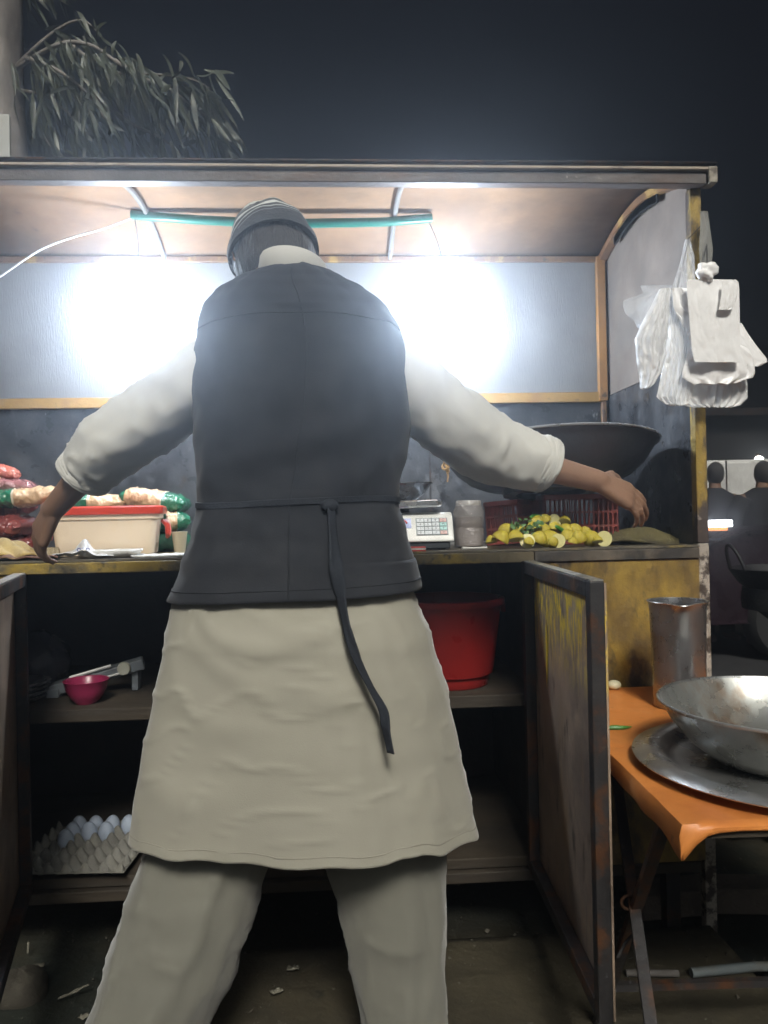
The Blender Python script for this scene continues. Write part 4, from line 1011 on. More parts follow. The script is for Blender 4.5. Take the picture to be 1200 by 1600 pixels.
def cap_custom(N, L, tc, col, mix, ramp, nz):
    sp_ = N.new('ShaderNodeSeparateXYZ'); L.new(tc.outputs['Object'], sp_.inputs[0])
    ns = nz(9, (1, 1, 1), 3, .5, off=2)
    ad = N.new('ShaderNodeMath'); ad.operation = 'MULTIPLY_ADD'; L.new(ns, ad.inputs[0]); ad.inputs[1].default_value = .05; L.new(sp_.outputs[2], ad.inputs[2])
    ay = N.new('ShaderNodeMath'); ay.operation = 'MULTIPLY_ADD'; L.new(sp_.outputs[0], ay.inputs[0]); ay.inputs[1].default_value = -.16; L.new(ad.outputs[0], ay.inputs[2])
    z = ay.outputs[0]
    for (a, b_, cc) in ((.040, .042, (.30,.32,.34)), (.052, .057, (.42,.44,.45)), (.066, .076, (.60,.62,.60)), (.086, .089, (.30,.33,.35)), (.096, .16, (.62,.63,.60))):
        r1 = ramp(z, a-.001, a+.001); r2 = ramp(z, b_+.001, b_-.001)
        k = N.new('ShaderNodeMath'); k.operation = 'MULTIPLY'; L.new(r1, k.inputs[0]); L.new(r2, k.inputs[1])
        col = mix(k.outputs[0], col, cc)
    return col
m_cap = mat('striped_knit', (.040, .046, .056), rough=.9, bump=.5, bscale=160, custom=cap_custom, var=.3, sheen=.1)
def headpart(name, mb, m, parent, **k):
    mb.v = [v+pbase for v in mb.v]; o = obj(name, mb, m, parent, **k)
    if parent is person: o.matrix_local = Matrix.Translation(-pbase) @ HM
    return o
cp_ = MB(); rings = []
for i in range(22):
    t = i/21; z = -.004+.112*math.sin(t*PI/2); rr = math.cos(t*PI/2)**.60 if t < 1 else 0.02
    ring = []
    for k in range(64):
        a = 2*PI*k/64; x = (.090*rr+.001)*math.cos(a); y = (.110*rr+.001)*math.sin(a)
        cr_ = 1+.022*N3(math.cos(a)*2.2, math.sin(a)*2.2, t*4)+.012*N3(math.cos(a)*6, math.sin(a)*6, t*9)
        ring.append(Vector((x*cr_, y*cr_, z+.30*y*(1-.6*t)+.010*N3(math.cos(a)*2, math.sin(a)*2, t*3)+.010)))
    rings.append(ring)
cp_.loft(rings); cap_o = headpart('cap', cp_, m_cap, person)
bnd = MB(); rings = []
for (g_, z) in ((.0, .000), (.003, .001), (.0035, .017), (.0005, .019)):
    rings.append([Vector(((.0905+g_)*math.cos(a), (.1105+g_)*math.sin(a), z+.30*(.1105)*math.sin(a)+.002*N3(math.cos(a)*3, math.sin(a)*3, 1))) for a in [2*PI*k/56 for k in range(56)]])
bnd.loft(rings, cap=False); headpart('cap_band', bnd, m_cap, cap_o)

def interp(tab, y):
    for a in range(len(tab)-1):
        if tab[a][0] <= y <= tab[a+1][0]:
            t = (y-tab[a][0])/(tab[a+1][0]-tab[a][0]); t = t*t*(3-2*t)*.5+t*.5
            return [tab[a][i]+(tab[a+1][i]-tab[a][i])*t for i in range(len(tab[a]))]
    return list(tab[-1] if y > tab[-1][0] else tab[0])
def garment(tab, Yc, y0, y1, nr, n, folds, hem=None, power=.82, tilt=None):
    """tab: (py, pxl, pxr, half depth); rings between y0 and y1"""
    rings = []
    for i in range(nr+1):
        v = i/nr; y = y0+(y1-y0)*v
        _, xl, xr, hd_ = interp(tab, y)
        a_ = P(xl, y, Yc); b_ = P(xr, y, Yc); c = (a_+b_)/2; hw = (b_.x-a_.x)/2
        ring = []
        for j in range(n):
            t = 2*PI*j/n; ct, st_ = math.cos(t), math.sin(t)
            off, dz = folds(t, v, c)
            x = c.x+hw*math.copysign(abs(ct)**power, ct)+off*ct; yv = Yc+hd_*math.copysign(abs(st_)**power, st_)+off*st_
            z = c.z+(b_.z-a_.z)/2*ct+dz
            ring.append(Vector((x, yv, z)))
        rings.append(ring)
    return MB().loft(rings, cap=False)
def N3(x, y, z): return noise.noise(Vector((x, y, z)))
# trousers
m_trou = mat('beige_trouser_cloth', (.18, .175, .145), rough=.88, bump=.07, bscale=420, var=.06, vscale=4, sheen=.25)
m_kurta = mat('beige_shirt_cloth', (.32, .305, .25), rough=.85, bump=.07, bscale=420, var=.06, vscale=4, sheen=.25)
def fold_t(seed, amp):
    def f(t, v, c):
        ct, st_ = math.cos(t), math.sin(t)
        o_ = amp*.7*N3(ct*1.6+seed, st_*1.6, v*1.6)
        r1 = 1-2*abs(N3(ct*1.6+seed+v*1.5, v*4.2-ct*1.2+seed, st_*1.6))
        r2 = 1-2*abs(N3(ct*3.0-v*2+seed*2, v*8+ct*2, st_*3.0+5))
        o_ += amp*.50*max(0, r1)**5 + amp*.22*max(0, r2)**6
        o_ += amp*.8*math.exp(-((ct-(.15-.5*(v-.5)))/.10)**2)*max(0, -st_)
        return o_, 0
    return f
legR = [(1200,515,680,.08),(1340,508,691,.095),(1420,533,693,.095),(1500,549,693,.085),(1600,568,696,.078),(1680,585,694,.065),(1740,597,684,.055)]
legL = [(1200,270,420,.07),(1300,240,422,.08),(1340,225,416,.09),(1400,203,400,.10),(1500,170,368,.10),(1600,140,322,.095),(1680,140,290,.075),(1720,160,272,.06)]
tr1 = garment(legR, 1.52, 1180, 1735, 90, 60, fold_t(1.0, .011))
tr2 = garment(legL, 1.48, 1180, 1715, 90, 60, fold_t(4.0, .012))
tr1.v += []; n0 = len(tr1.v); tr1.add(tr2.v, tr2.f)
obj('trousers', tr1, m_trou, person, solid=.002, auto=False)
# kurta
kt = [(860,318,612,.100),(890,300,630,.112),(930,272,647,.128),(1000,258,672,.158),(1080,243,692,.168),(1160,230,707,.178),(1240,217,722,.188),(1330,206,742,.198)]
def fold_k(t, v, c):
    bk = max(0, -math.sin(t))           # towards the camera
    vv = max(0, (v-.10)/.90)
    x_ = math.cos(t); sn_ = math.sin(t)
    o_ = .012*vv*math.sin(5*t+1.7+1.2*N3(v*.8, 0, 5)) + .005*vv*math.sin(9*t+.6+1.5*v)
    # swags sagging between the hips, uneven in height and strength
    w1 = .07*N3(x_*1.7+8, v*1.5, 2)
    s_ = 0
    for q, (vc, am, cx, wd) in enumerate(((.26,.006,-.05,.40),(.345,.008,-.30,.46),(.47,.006,-.12,.52),(.60,.008,-.38,.40),(.80,.008,-.52,.42))):
        sag = vc + w1 - .15*((x_-cx)/wd)**2*(1 if q % 2 else .7) + .05*(x_-cx)
        s_ += am*(.6+1.1*N3(x_*2+q, v*3, q*3.1))*math.exp(-((v-sag)/(.030+.008*q))**2)*math.exp(-((x_-cx)/(wd*1.15))**4)
    o_ += s_*bk
    # long pulls running down the right side
    for (x0, sl_, am) in ((.42,.30,.006),(.62,.22,.006),(.24,.34,.004)):
        o_ += am*bk*vv*math.exp(-((x_-x0-sl_*(v-.5))/.055)**2)
    o_ += .006*N3(x_*1.6+3, v*1.5, sn_*1.6)
    rid = 1-abs(N3(x_*3.2+v*2.1+4, v*5.5-x_*1.3, sn_*3))*2
    o_ += .0035*max(0, rid)**8
    dz = 0
    if v > .5:
        q = ((v-.5)/.5)**2
        dz = -q*.014*abs(x_)**3 + q*.010*N3(x_*4, 2, math.sin(t)*4)
    return o_, dz
ks = garment(kt, 1.50, 862, 1285, 130, 120, fold_k, power=.86)
obj('long_shirt', ks, m_kurta, person, solid=.002, auto=False)
# hem stitching as a slight raised band
# shirt sleeves
m_slv = mat('white_sleeve_cloth', (.58, .57, .53), rough=.85, bump=.07, bscale=420, var=.05, sheen=.2)
def sleeve(pts, rads, seed, amp):
    path = []; rr = []
    for i in range(len(pts)-1):
        for k in range(14):
            t = k/14; p0 = pts[max(i-1,0)]; p1 = pts[i]; p2 = pts[i+1]; p3 = pts[min(i+2, len(pts)-1)]
            path.append(.5*((2*p1)+(-p0+p2)*t+(2*p0-5*p1+4*p2-p3)*t*t+(-p0+3*p1-3*p2+p3)*t**3)); rr.append(rads[i]+(rads[i+1]-rads[i])*t)
    path.append(pts[-1]); rr.append(rads[-1])
    rings = []; ref = None; nn = 40
    for i, p in enumerate(path):
        d = (path[min(i+1, len(path)-1)]-path[max(i-1,0)]).normalized()
        if ref is None: ref = d.orthogonal().normalized()
        x = (ref-d*ref.dot(d)).normalized(); ref = x; y = d.cross(x); v = i/len(path)
        ring = []
        for k in range(nn):
            a = 2*PI*k/nn
            o_ = amp*(1.1*N3(math.cos(a)*1.5+seed, math.sin(a)*1.5, v*4) + 1.2*max(0, 1-2*abs(N3(math.cos(a)*1.5+seed+v*3, math.sin(a)*1.5, v*9+math.cos(a+seed)*1.2)))**3*(.5+.5*v) + .35*max(0, 1-2.2*abs(N3(math.cos(a)*2+seed, math.sin(a)*2+v*4, v*12)))**5)
            ring.append(p+(x*math.cos(a)+y*math.sin(a))*(rr[i]+o_))
        rings.append(ring)
    return MB().loft(rings, cap=False)
sA = P(555, 545, 1.53); 
obj('sleeve', sleeve([sA, P(622, 585, 1.54), P(700, 655, 1.57), P(775, 704, 1.62), P(845, 725, 1.635)], [.058, .068, .073, .069, .053], 1.0, .0055), m_slv, person, solid=.002, auto=False, label='right shirt sleeve rolled to the elbow')
obj('cuff', sleeve([P(836, 721, 1.634), P(843, 723, 1.636), P(852, 726, 1.638), P(860, 729, 1.64)], [.055, .059, .059, .052], 2.0, .003), m_slv, person, solid=.003, auto=False)
obj('sleeve', sleeve([P(390, 545, 1.53), P(322, 590, 1.54), P(245, 648, 1.57), P(168, 700, 1.60), P(136, 735, 1.63)], [.058, .066, .069, .065, .052], 3.0, .0055), m_slv, person, solid=.002, auto=False, label='left shirt sleeve rolled to the elbow')
obj('cuff', sleeve([P(140, 730, 1.628), P(136, 736, 1.632), P(131, 743, 1.638), P(127, 749, 1.64)], [.052, .057, .057, .050], 2.0, .003), m_slv, person, solid=.003, auto=False)
# waistcoat
vt = [(424,425,500,.050),(432,400,522,.066),(445,368,545,.082),(462,340,575,.096),(485,322,605,.106),(515,312,624,.114),(560,306,636,.120),(620,302,640,.125),(690,306,637,.124),(745,312,628,.122),(790,312,622,.124),(840,301,632,.138),(885,284,647,.156),(926,266,656,.172)]
def fold_v(t, v, c):
    bk = max(0, -math.sin(t)); x_ = math.cos(t)
    o_ = .006*N3(x_*2.4, v*7, math.sin(t)*2.4+2)+.0035*N3(x_*7, v*16, 4)
    o_ += .005*bk*math.exp(-((v-.72)/.03)**2)*math.cos(x_*5)
    o_ += .004*bk*math.sin(v*38+x_*5)*math.exp(-((v-.62)/.14)**2)
    o_ -= .012*bk*math.exp(-(x_/.16)**2)*(1 if .15 < v < .7 else .3)*math.exp(-((v-.4)/.3)**2)
    return o_, (-.012*v*v*x_*-1 if v > .9 else 0)
vs_ = garment(vt, 1.525, 424, 926, 120, 110, fold_v, power=.80)
m_vest = mat('charcoal_waistcoat', (.012, .014, .019), rough=.9, bump=.12, bscale=380, var=.2, vscale=6, sheen=.08)
vo = obj('waistcoat', vs_, m_vest, person, solid=.003, auto=False)
# seam down the back and yoke
def surf(tab, Yc, px, py, off=0.004, power=.8):
    _, xl, xr, hd_ = interp(tab, py); cx = (xl+xr)/2; hw = (xr-xl)/2
    q = max(-.98, min(.98, (px-cx)/hw)); ct = math.copysign(abs(q)**(1/power), q); st_ = math.sqrt(max(0, 1-ct*ct))
    Y = Yc-hd_*st_**power-off
    return P(cx+(px-cx)*Yc/ Yc, py, Yc)*0 + Vector((P(px, py, Yc).x, Y, P(px, py, Yc).z))
def gpt(tab, Yc, y0, y1, t, v, folds, power, off):
    y = y0+(y1-y0)*v; _, xl, xr, hd_ = interp(tab, y)
    a_ = P(xl, y, Yc); b_ = P(xr, y, Yc); c = (a_+b_)/2; hw = (b_.x-a_.x)/2; ct, st_ = math.cos(t), math.sin(t)
    o_, dz = folds(t, v, c); o_ += off
    return Vector((c.x+hw*math.copysign(abs(ct)**power, ct)+o_*ct, Yc+hd_*math.copysign(abs(st_)**power, st_)+o_*st_, c.z+(b_.z-a_.z)/2*ct+dz))
m_seam = mat('black_seam_thread', (.010,.012,.016), rough=.9)
obj('seam', MB().tube([gpt(vt, 1.525, 424, 926, -PI/2+.03*math.sin(v*6), v, fold_v, .80, .002) for v in [.03+.96*k/70 for k in range(71)]], .0016, 6), m_seam, vo)
obj('yoke_seam', MB().tube([gpt(vt, 1.525, 424, 926, t, .185+.012*math.cos(t*2), fold_v, .80, .002) for t in [-PI+.25+(PI-.5)*k/60 for k in range(61)]], .0014, 6), m_seam, vo)
obj('hem_edge', MB().tube([gpt(vt, 1.525, 424, 926, 2*PI*k/120, .968, fold_v, .80, .0018) for k in range(121)], .0012, 6), m_seam, vo)
ko = [o for o in person.children if o.name.startswith('long_shirt')][0]
obj('hem_stitching', MB().tube([gpt(kt, 1.50, 862, 1285, 2*PI*k/160, .965, fold_k, .86, .0008) for k in range(161)], .0011, 6), mat('shirt_thread', (.29,.275,.225), rough=.9), ko)
# collar
cl = MB(); rings = []
for (g_, dz) in ((0, -.016), (.003, -.004), (.004, .012), (.001, .020), (-.003, .019), (-.004, .0), (-.003, -.016)):
    rings.append([neckb+Vector((.006+(.068+g_)*math.cos(a), .012+(.072+g_)*math.sin(a), .050+dz-.018*math.sin(a)-.006*math.cos(a))) for a in [2*PI*k/40 for k in range(40)]])
cl.loft(rings, cap=False); obj('collar', cl, m_slv, person)
# apron strings
m_tie = mat('dark_apron_string', (.014,.018,.026), rough=.85, bump=.3, bscale=300)
tie = []
for q in range(3):
    pass
ws = MB(); rings = []
for dy in (-5, -4, 4, 5):
    g_ = -.003 if abs(dy) == 5 else .0015; ring = []
    for k in range(110):
        t = 2*PI*k/110
        y_ = 786+dy+3*math.sin(t*2); _, xl, xr, hd_ = interp(vt, y_)
        a_ = P(xl, y_, 1.525); b_ = P(xr, y_, 1.525); c = (a_+b_)/2; hw = (b_.x-a_.x)/2; ct, st_ = math.cos(t), math.sin(t)
        o_ = fold_v(t, (y_-424)/502, c)[0]+g_+.003
        ring.append(Vector((c.x+hw*math.copysign(abs(ct)**.8, ct)+o_*ct, 1.525+hd_*math.copysign(abs(st_)**.8, st_)+o_*st_, c.z)))
    rings.append(ring)
ws.loft(rings, cap=False); wo = obj('apron_tie', ws, m_tie, person, label='dark apron string round the waist with a long loose end')
def ribbon(pts, widths, seed):
    rows = []
    for i in range(len(pts)-1):
        for k in range(8):
            t = k/8; p0 = pts[max(i-1,0)]; p1 = pts[i]; p2 = pts[i+1]; p3 = pts[min(i+2, len(pts)-1)]
            p = .5*((2*p1)+(-p0+p2)*t+(2*p0-5*p1+4*p2-p3)*t*t+(-p0+3*p1-3*p2+p3)*t**3)
            w_ = widths[i]+(widths[i+1]-widths[i])*t; tw = .9*math.sin(i*1.3+t+seed)
            rows.append([p+Vector((math.cos(tw)*w_*s_, math.sin(tw)*w_*s_-.002*abs(s_), 0)) for s_ in (-1, -.5, 0, .5, 1)])
    return MB().grid(rows)
def backY(py):
    if py < 926: return 1.525-interp(vt, py)[3]-.014
    return 1.50-interp(kt, py)[3]-.024
tp = [(517,790),(520,830),(525,880),(532,930),(543,985),(558,1030),(580,1075),(598,1108),(603,1140),(611,1180)]
obj('string_end', ribbon([P(x, y, backY(y)) for x, y in tp], [.006,.011,.013,.012,.009,.008,.0075,.008,.009,.007], .3), m_tie, wo, solid=.0025, auto=False)
tp = [(510,790),(505,830),(515,870),(524,905)]
obj('bow_knot', MB().ell(P(515, 790, backY(790)+.002), (.016,.010,.012), 16), m_tie, wo)
# sandals
for i, a in enumerate((aR, aL)):
    s_ = MB(); rings = []
    for z, g_ in ((.000, 0), (.002, .002), (.011, .002), (.013, 0)):
        rings.append([Vector((a.x+(.042+g_+.008*math.sin(t))*math.cos(t), a.y+.045+(.125+g_)*math.sin(t), z+.001)) for t in [2*PI*k/32 for k in range(32)]])
    s_.loft(rings)
    s_.tube([Vector((a.x-.046, a.y+.07, .01)), Vector((a.x-.030, a.y+.08, .048)), Vector((a.x, a.y+.085, .058)), Vector((a.x+.030, a.y+.08, .048)), Vector((a.x+.046, a.y+.07, .01))], .008, 8)
    obj('sandal', s_, mat('brown_leather', (.06,.035,.02), rough=.5), person)

# ------------------------------------------------------------------ tree (pale trunk, hanging narrow leaves)
YT = 4.0
tb0 = P(4, 300, 4.2); tb0.z = 0
tree = thing('eucalyptus_tree', tb0, 'pale trunked tree with long drooping narrow leaves behind the stall roof', 'tree')
m_bark = mat('pale_bark', (.27, .25, .235), [((.10,.09,.085), 4, .46, .64, (1,1,.4)), ((.32,.30,.28), 9, .56, .7)], rough=.85, bump=.6, bscale=18, bstretch=(1,1,.4))
path = []; rr = []
for k in range(30):
    z = -.02+4.6*k/29; path.append(Vector((tb0.x-.04*math.sin(z*1.1)-.012*z, 4.2+.05*math.sin(z*.8), z))); rr.append(.215-.024*z+.008*math.sin(z*5))
tk = MB().tube(path, rr, 26)
random.seed(11)
def limb(mb, pts, r0, r1):
    pth = []; r_ = []
    for i in range(len(pts)-1):
        for k in range(6):
            t = k/6; p0 = pts[max(i-1,0)]; p1 = pts[i]; p2 = pts[i+1]; p3 = pts[min(i+2, len(pts)-1)]
            pth.append(.5*((2*p1)+(-p0+p2)*t+(2*p0-5*p1+4*p2-p3)*t*t+(-p0+3*p1-3*p2+p3)*t**3))
    pth.append(pts[-1]); n_ = len(pth)
    mb.tube(pth, [r0+(r1-r0)*i/(n_-1) for i in range(n_)], 8); return pth
LB = [
 ([(10,120,4.2),(60,70,4.1),(100,40,4.05),(130,32,4.0),(150,48,4.0)], 34),
 ([(20,110,4.2),(90,70,3.95),(140,70,3.85),(180,95,3.8),(215,112,3.75),(260,118,3.7),(300,124,3.7),(328,138,3.7)], 150),
 ([(180,95,3.8),(230,125,3.75),(280,150,3.7),(320,180,3.7),(345,205,3.7)], 95),
 ([(40,90,4.1),(90,110,4.0),(140,150,3.9),(170,200,3.9)], 80),
 ([(20,140,4.2),(70,150,4.2),(110,180,4.1),(140,225,4.1)], 70),
 ([(150,150,4.0),(200,190,4.0),(250,215,3.9),(290,245,3.9)], 80),
 ([(100,60,4.1),(150,100,4.1),(200,120,4.1),(240,150,4.1)], 70),
 ([(10,160,4.4),(50,190,4.5),(80,230,4.5)], 70),
 ([(0,60,4.3),(-40,10,4.2),(-80,-20,4.2),(-130,-30,4.2)], 60),
 ([(0,40,4.3),(40,-10,4.3),(60,-40,4.3),(90,-50,4.3)], 40),
]
cr = MB()
def leaf(mb, p, d, L_, w_, bend):
    d = d.normalized(); s_ = d.cross(Vector((random.uniform(-1,1), random.uniform(-1,1), .2))).normalized(); nn = d.cross(s_)
    base = len(mb.v); k_ = 6
    for i in range(k_+1):
        t = i/k_; c = p+d*L_*t+Vector((0,0,-1))*bend*L_*t*t+nn*.05*L_*math.sin(t*5)
        ww = w_*math.sin(PI*min(1, t*.95+.03))**.8
        mb.v += [c-s_*ww+nn*ww*.25, c, c+s_*ww+nn*ww*.25]
    for i in range(k_):
        b = base+i*3; mb.f += [(b,b+1,b+4,b+3),(b+1,b+2,b+5,b+4)]
for pts, cnt in LB:
    pth = limb(tk, [P(x, y, Y) for x, y, Y in pts], .012, .0025)
    for k in range(int(cnt*1.0)):
        i = int(random.random()**.8*(len(pth)-1)); p = pth[i].lerp(pth[min(i+1, len(pth)-1)], random.random())
        p = p+Vector((random.gauss(0,.035), random.gauss(0,.06), random.gauss(-.02,.035)))
        out = (pth[-1]-pth[0]).normalized()
        d = Vector((random.gauss(.10,.28), random.gauss(0,.3), -1+abs(random.gauss(0,.45))))+out*.35
        if random.random() < .02: d = Vector((random.gauss(.4,.3), random.gauss(0,.3), .7))
        leaf(cr, p, d, random.uniform(.11, .20), random.uniform(.007, .0135), random.uniform(.05,.55))
obj('trunk', tk, m_bark, tree)
m_euc = mat('grey_green_leaf', (.060, .072, .055), [((.10,.108,.088), 6, .5, .65)], rough=.5, var=.35, vscale=9)
obj('crown', cr, m_euc, tree, auto=False)
sg_ = P(6, 218, 4.4)
pn = thing('signboard', Vector((sg_.x, 4.1, 0)), 'white board edge beside the tree trunk behind the stall roof', 'board')
obj('panel', MB().box((sg_.x-.30, 3.92, 2.55), (P(15, 215, 3.92).x, 3.94, P(10, 178, 3.92).z)), mat('white_board', (.45,.46,.44), rough=.6, var=.15), pn, bevel=.004)
obj('post', MB().tube([(sg_.x-.15, 3.955, -.01), (sg_.x-.15, 3.955, 2.9)], .015, 10), m_iron, pn)

# ------------------------------------------------------------------ far right: van, people, car, building
m_vanw = mat('white_van_paint', (.85,.85,.83), [((.45,.44,.42), 3, .5, .7)], rough=.35, var=.1)
m_glass = mat('dark_window_glass', (.02,.022,.026), rough=.12)
m_tyre = mat('tyre_rubber', (.02,.02,.02), rough=.8)
def wheel(parent, c, r_, wd, ax='y'):
    m_ = Matrix.Rotation(R(90), 4, 'X')
    t_ = obj('wheel', MB().lathe([(r_*.58,-wd/2),(r_*.9,-wd/2),(r_,-wd*.3),(r_,wd*.3),(r_*.9,wd/2),(r_*.58,wd/2),(r_*.58,-wd/2)], 32, m=m_, c=c), m_tyre, parent)
    obj('rim', MB().lathe([(.02,-wd*.42),(r_*.3,-wd*.42),(r_*.57,-wd*.3),(r_*.57,wd*.3),(.02,wd*.3)], 20, m=m_, c=c, cap=True), mat('wheel_steel', (.3,.3,.32), rough=.4, metal=.7), t_)
VY = 7.6
vx = P(1098, 760, VY).x
van = thing('parked_van', (vx+1.8, VY+.8, 0), 'white van parked far away behind two standing figures', 'van')
pr = [(vx-1.2,.42),(vx-1.22,.9),(vx-.95,1.05),(vx-.55,1.62),(vx-.3,1.74),(vx+2.9,1.76),(vx+3.0,1.6),(vx+3.02,.42)]
ht = P(1140, 716, VY).z; k_ = ht/1.76
r0_ = [Vector((x, VY, z*(k_ if z > 1 else 1))) for x, z in pr]; r1_ = [v+Vector((0,1.7,0)) for v in r0_]
obj('body', MB().loft([r0_, r1_]), m_vanw, van, bevel=.04)
for (a, b) in ((vx+.9, vx+1.9), (vx+2.0, vx+2.8)):
    obj('window', MB().box((a, VY-.012, 1.12), (b, VY-.002, 1.52)), m_glass, van, bevel=.004)
obj('door_seam', MB().box((vx+.24, VY-.006, .5), (vx+.255, VY-.001, 1.6)), m_iron, van)
obj('door_handle', MB().box((vx+.30, VY-.03, 1.0), (vx+.42, VY-.002, 1.03)), m_iron, van, bevel=.004)
for xx in (vx-.7, vx+2.3):
    wheel(van, Vector((xx, VY+.05, .32)), .32, .2); wheel(van, Vector((xx, VY+1.6, .32)), .32, .2)
def bystander(px, top, Y, label, ctop, cleg, lean=0):
    b0 = P(px, 800, Y); b0.z = .004
    H = P(px, top, Y).z; s_ = H/1.72
    t = thing('person', b0, label, 'person')
    def Q(x, y, z): return b0+Vector((x*s_, y*s_, z*s_-.004))
    mb = MB()
    mb.ell(Q(lean, 0, 1.62), (.075*s_, .09*s_, .105*s_), 18); mb.caps(Q(lean*.8,0,1.52), Q(lean*.6,0,1.42), .05, .055)
    mb.caps(Q(-.1+lean*.5,0,1.34), Q(.1+lean*.5,0,1.34), .07, .07); mb.caps(Q(lean*.5,0,1.3), Q(0,0,.98), .095, .09)
    for sg in (-1, 1):
        mb.caps(Q(sg*.18+lean*.5,0,1.38), Q(sg*.24,.02,1.1), .048, .04); mb.caps(Q(sg*.24,.02,1.1), Q(sg*.22,-.08,.86), .038, .026)
        hand(mb, Q(sg*.22,-.08,.86), Vector((0,-.2,-1)), Vector((sg,0,0)), 1, (.2,.25,.3,.35))
        mb.caps(Q(sg*.09,0,.92), Q(sg*.10,-.02,.5), .085, .06); mb.caps(Q(sg*.10,-.02,.5), Q(sg*.10,.02,.09), .055, .038)
        mb.caps(Q(sg*.10,.03,.05), Q(sg*.12,-.14,.04), .038, .03)
    tp_ = obj('tmp', mb, m_skin, auto=False); md = tp_.modifiers.new('r', 'REMESH'); md.mode = 'VOXEL'; md.voxel_size = .010; md.use_smooth_shade = True
    bpy.context.view_layer.update(); me = bpy.data.meshes.new_from_object(tp_.evaluated_get(dg())); me.transform(Matrix.Translation(-b0)); bpy.data.objects.remove(tp_)
    o = bpy.data.objects.new('body', me); C.objects.link(o); o.parent = t
    mb = MB()
    rings = [[Q(lean*.5*min(1,z-.8)+hw*math.cos(a)*(1+.04*math.sin(3*a+z*9)), hd_*math.sin(a), z) for a in [2*PI*k/28 for k in range(28)]] for z, hw, hd_ in ((.80,.22,.16),(.95,.20,.15),(1.15,.19,.145),(1.32,.21,.14),(1.42,.19,.12),(1.47,.10,.08),(1.49,.065,.07))]
    mb.loft(rings, cap=False)
    for sg in (-1, 1): mb.tube([Q(sg*.16+lean*.5,0,1.38), Q(sg*.22,.01,1.26), Q(sg*.245,.02,1.1), Q(sg*.222,-.078,.865)], [.095*s_,.088*s_,.075*s_,.06*s_], 16)
    obj('shirt', mb, ctop, t, auto=False)
    mb = MB()
    for sg in (-1, 1): mb.tube([Q(sg*.085,0,.96), Q(sg*.10,-.02,.5), Q(sg*.10,.02,.08)], [.115*s_,.09*s_,.07*s_], 18)
    obj('trousers', mb, cleg, t, auto=False)
    obj('hair', MB().ell(Q(lean, -.016, 1.635), (.082*s_, .092*s_, .112*s_), 18), mat('black_hair', (0,0,0)), t)
mdk = mat('black_jacket', (.006,.006,.008), rough=.85); mdg = mat('dark_grey_cloth', (.012,.012,.015), rough=.9)
bystander(1118, 726, 6.4, 'far figure in dark clothes standing before the white van, left', mdk, mdg)
bystander(1188, 724, 6.1, 'far figure in dark clothes standing at the right edge of the van', mdk, mdg, .03)
# low dark red car with its headlamp on
CY = 5.4
cx0 = P(1097, 830, CY).x
car = thing('parked_car', (cx0+2, CY+.85, 0), 'dark red car with one lit white headlamp, mostly hidden behind the wok', 'car')
m_carp = mat('dark_red_paint', (.014,.005,.009), rough=.3, coat=.5, var=.1)
pr = [(cx0,.28),(cx0-.02,.55),(cx0+.05,.86),(cx0+.35,.95),(cx0+1.05,1.0),(cx0+1.55,1.42),(cx0+3.0,1.44),(cx0+3.6,1.05),(cx0+3.8,.95),(cx0+3.82,.3)]
def sect(y, k): return [Vector((x, y, z if z < .9 else .9+(z-.9)*k)) for x, z in pr]
obj('body', MB().loft([sect(CY+.06,.80), sect(CY,.92), sect(CY+.2,1), sect(CY+1.45,1), sect(CY+1.65,.92), sect(CY+1.6,.8)]), m_carp, car, bevel=.03)
obj('window', MB().loft([[Vector((x, CY-.004, z)) for x, z in ((cx0+1.25,1.03),(cx0+1.6,1.33),(cx0+2.9,1.34),(cx0+3.3,1.05))],[Vector((x, CY+.01, z)) for x, z in ((cx0+1.25,1.03),(cx0+1.6,1.33),(cx0+2.9,1.34),(cx0+3.3,1.05))]]), m_glass, car)
for xx in (cx0+.65, cx0+3.1):
    wheel(car, Vector((xx, CY+.08, .3)), .3, .18); wheel(car, Vector((xx, CY+1.5, .3)), .3, .18)
ha = P(1102, 813, CY-.02); hb2 = P(1144, 823, CY-.02)
hl = obj('headlamp', MB().box((ha.x, CY-.035, hb2.z), (hb2.x, CY+.02, ha.z)), mat('lit_headlamp', (1,1,1), emit=(.95,.96,1), estr=9, var=0), car, bevel=.008)
ia = P(1104, 824, CY-.02); ib = P(1136, 829, CY-.02)
obj('indicator', MB().box((ia.x, CY-.033, ib.z), (ib.x, CY+.02, hb2.z-.002)), mat('lit_indicator', (1,.4,.1), emit=(1,.32,.10), estr=1.6, var=0), car, bevel=.004)
la = P(1104, 841, CY-.02); lb_ = P(1125, 844, CY-.02)
obj('chrome_trim', MB().box((la.x, CY-.030, lb_.z), (lb_.x, CY+.02, la.z)), mat('chrome', (.7,.7,.75), rough=.15, metal=1), car)
lp = P(1186, 719, 8.4)
lm = thing('street_lamp', (lp.x, 8.4, 0), 'small distant white lamp shining on a pole above the right figure', 'lamp')
obj('lamp_head', MB().ell(lp, (.05,.05,.05), 16), mat('lit_lamp_glass', (1,1,1), emit=(1,.98,.92), estr=14, var=0), lm)
obj('pole', MB().tube([(lp.x, 8.44, 0), (lp.x, 8.44, lp.z+.08)], .025, 10), m_iron, lm)
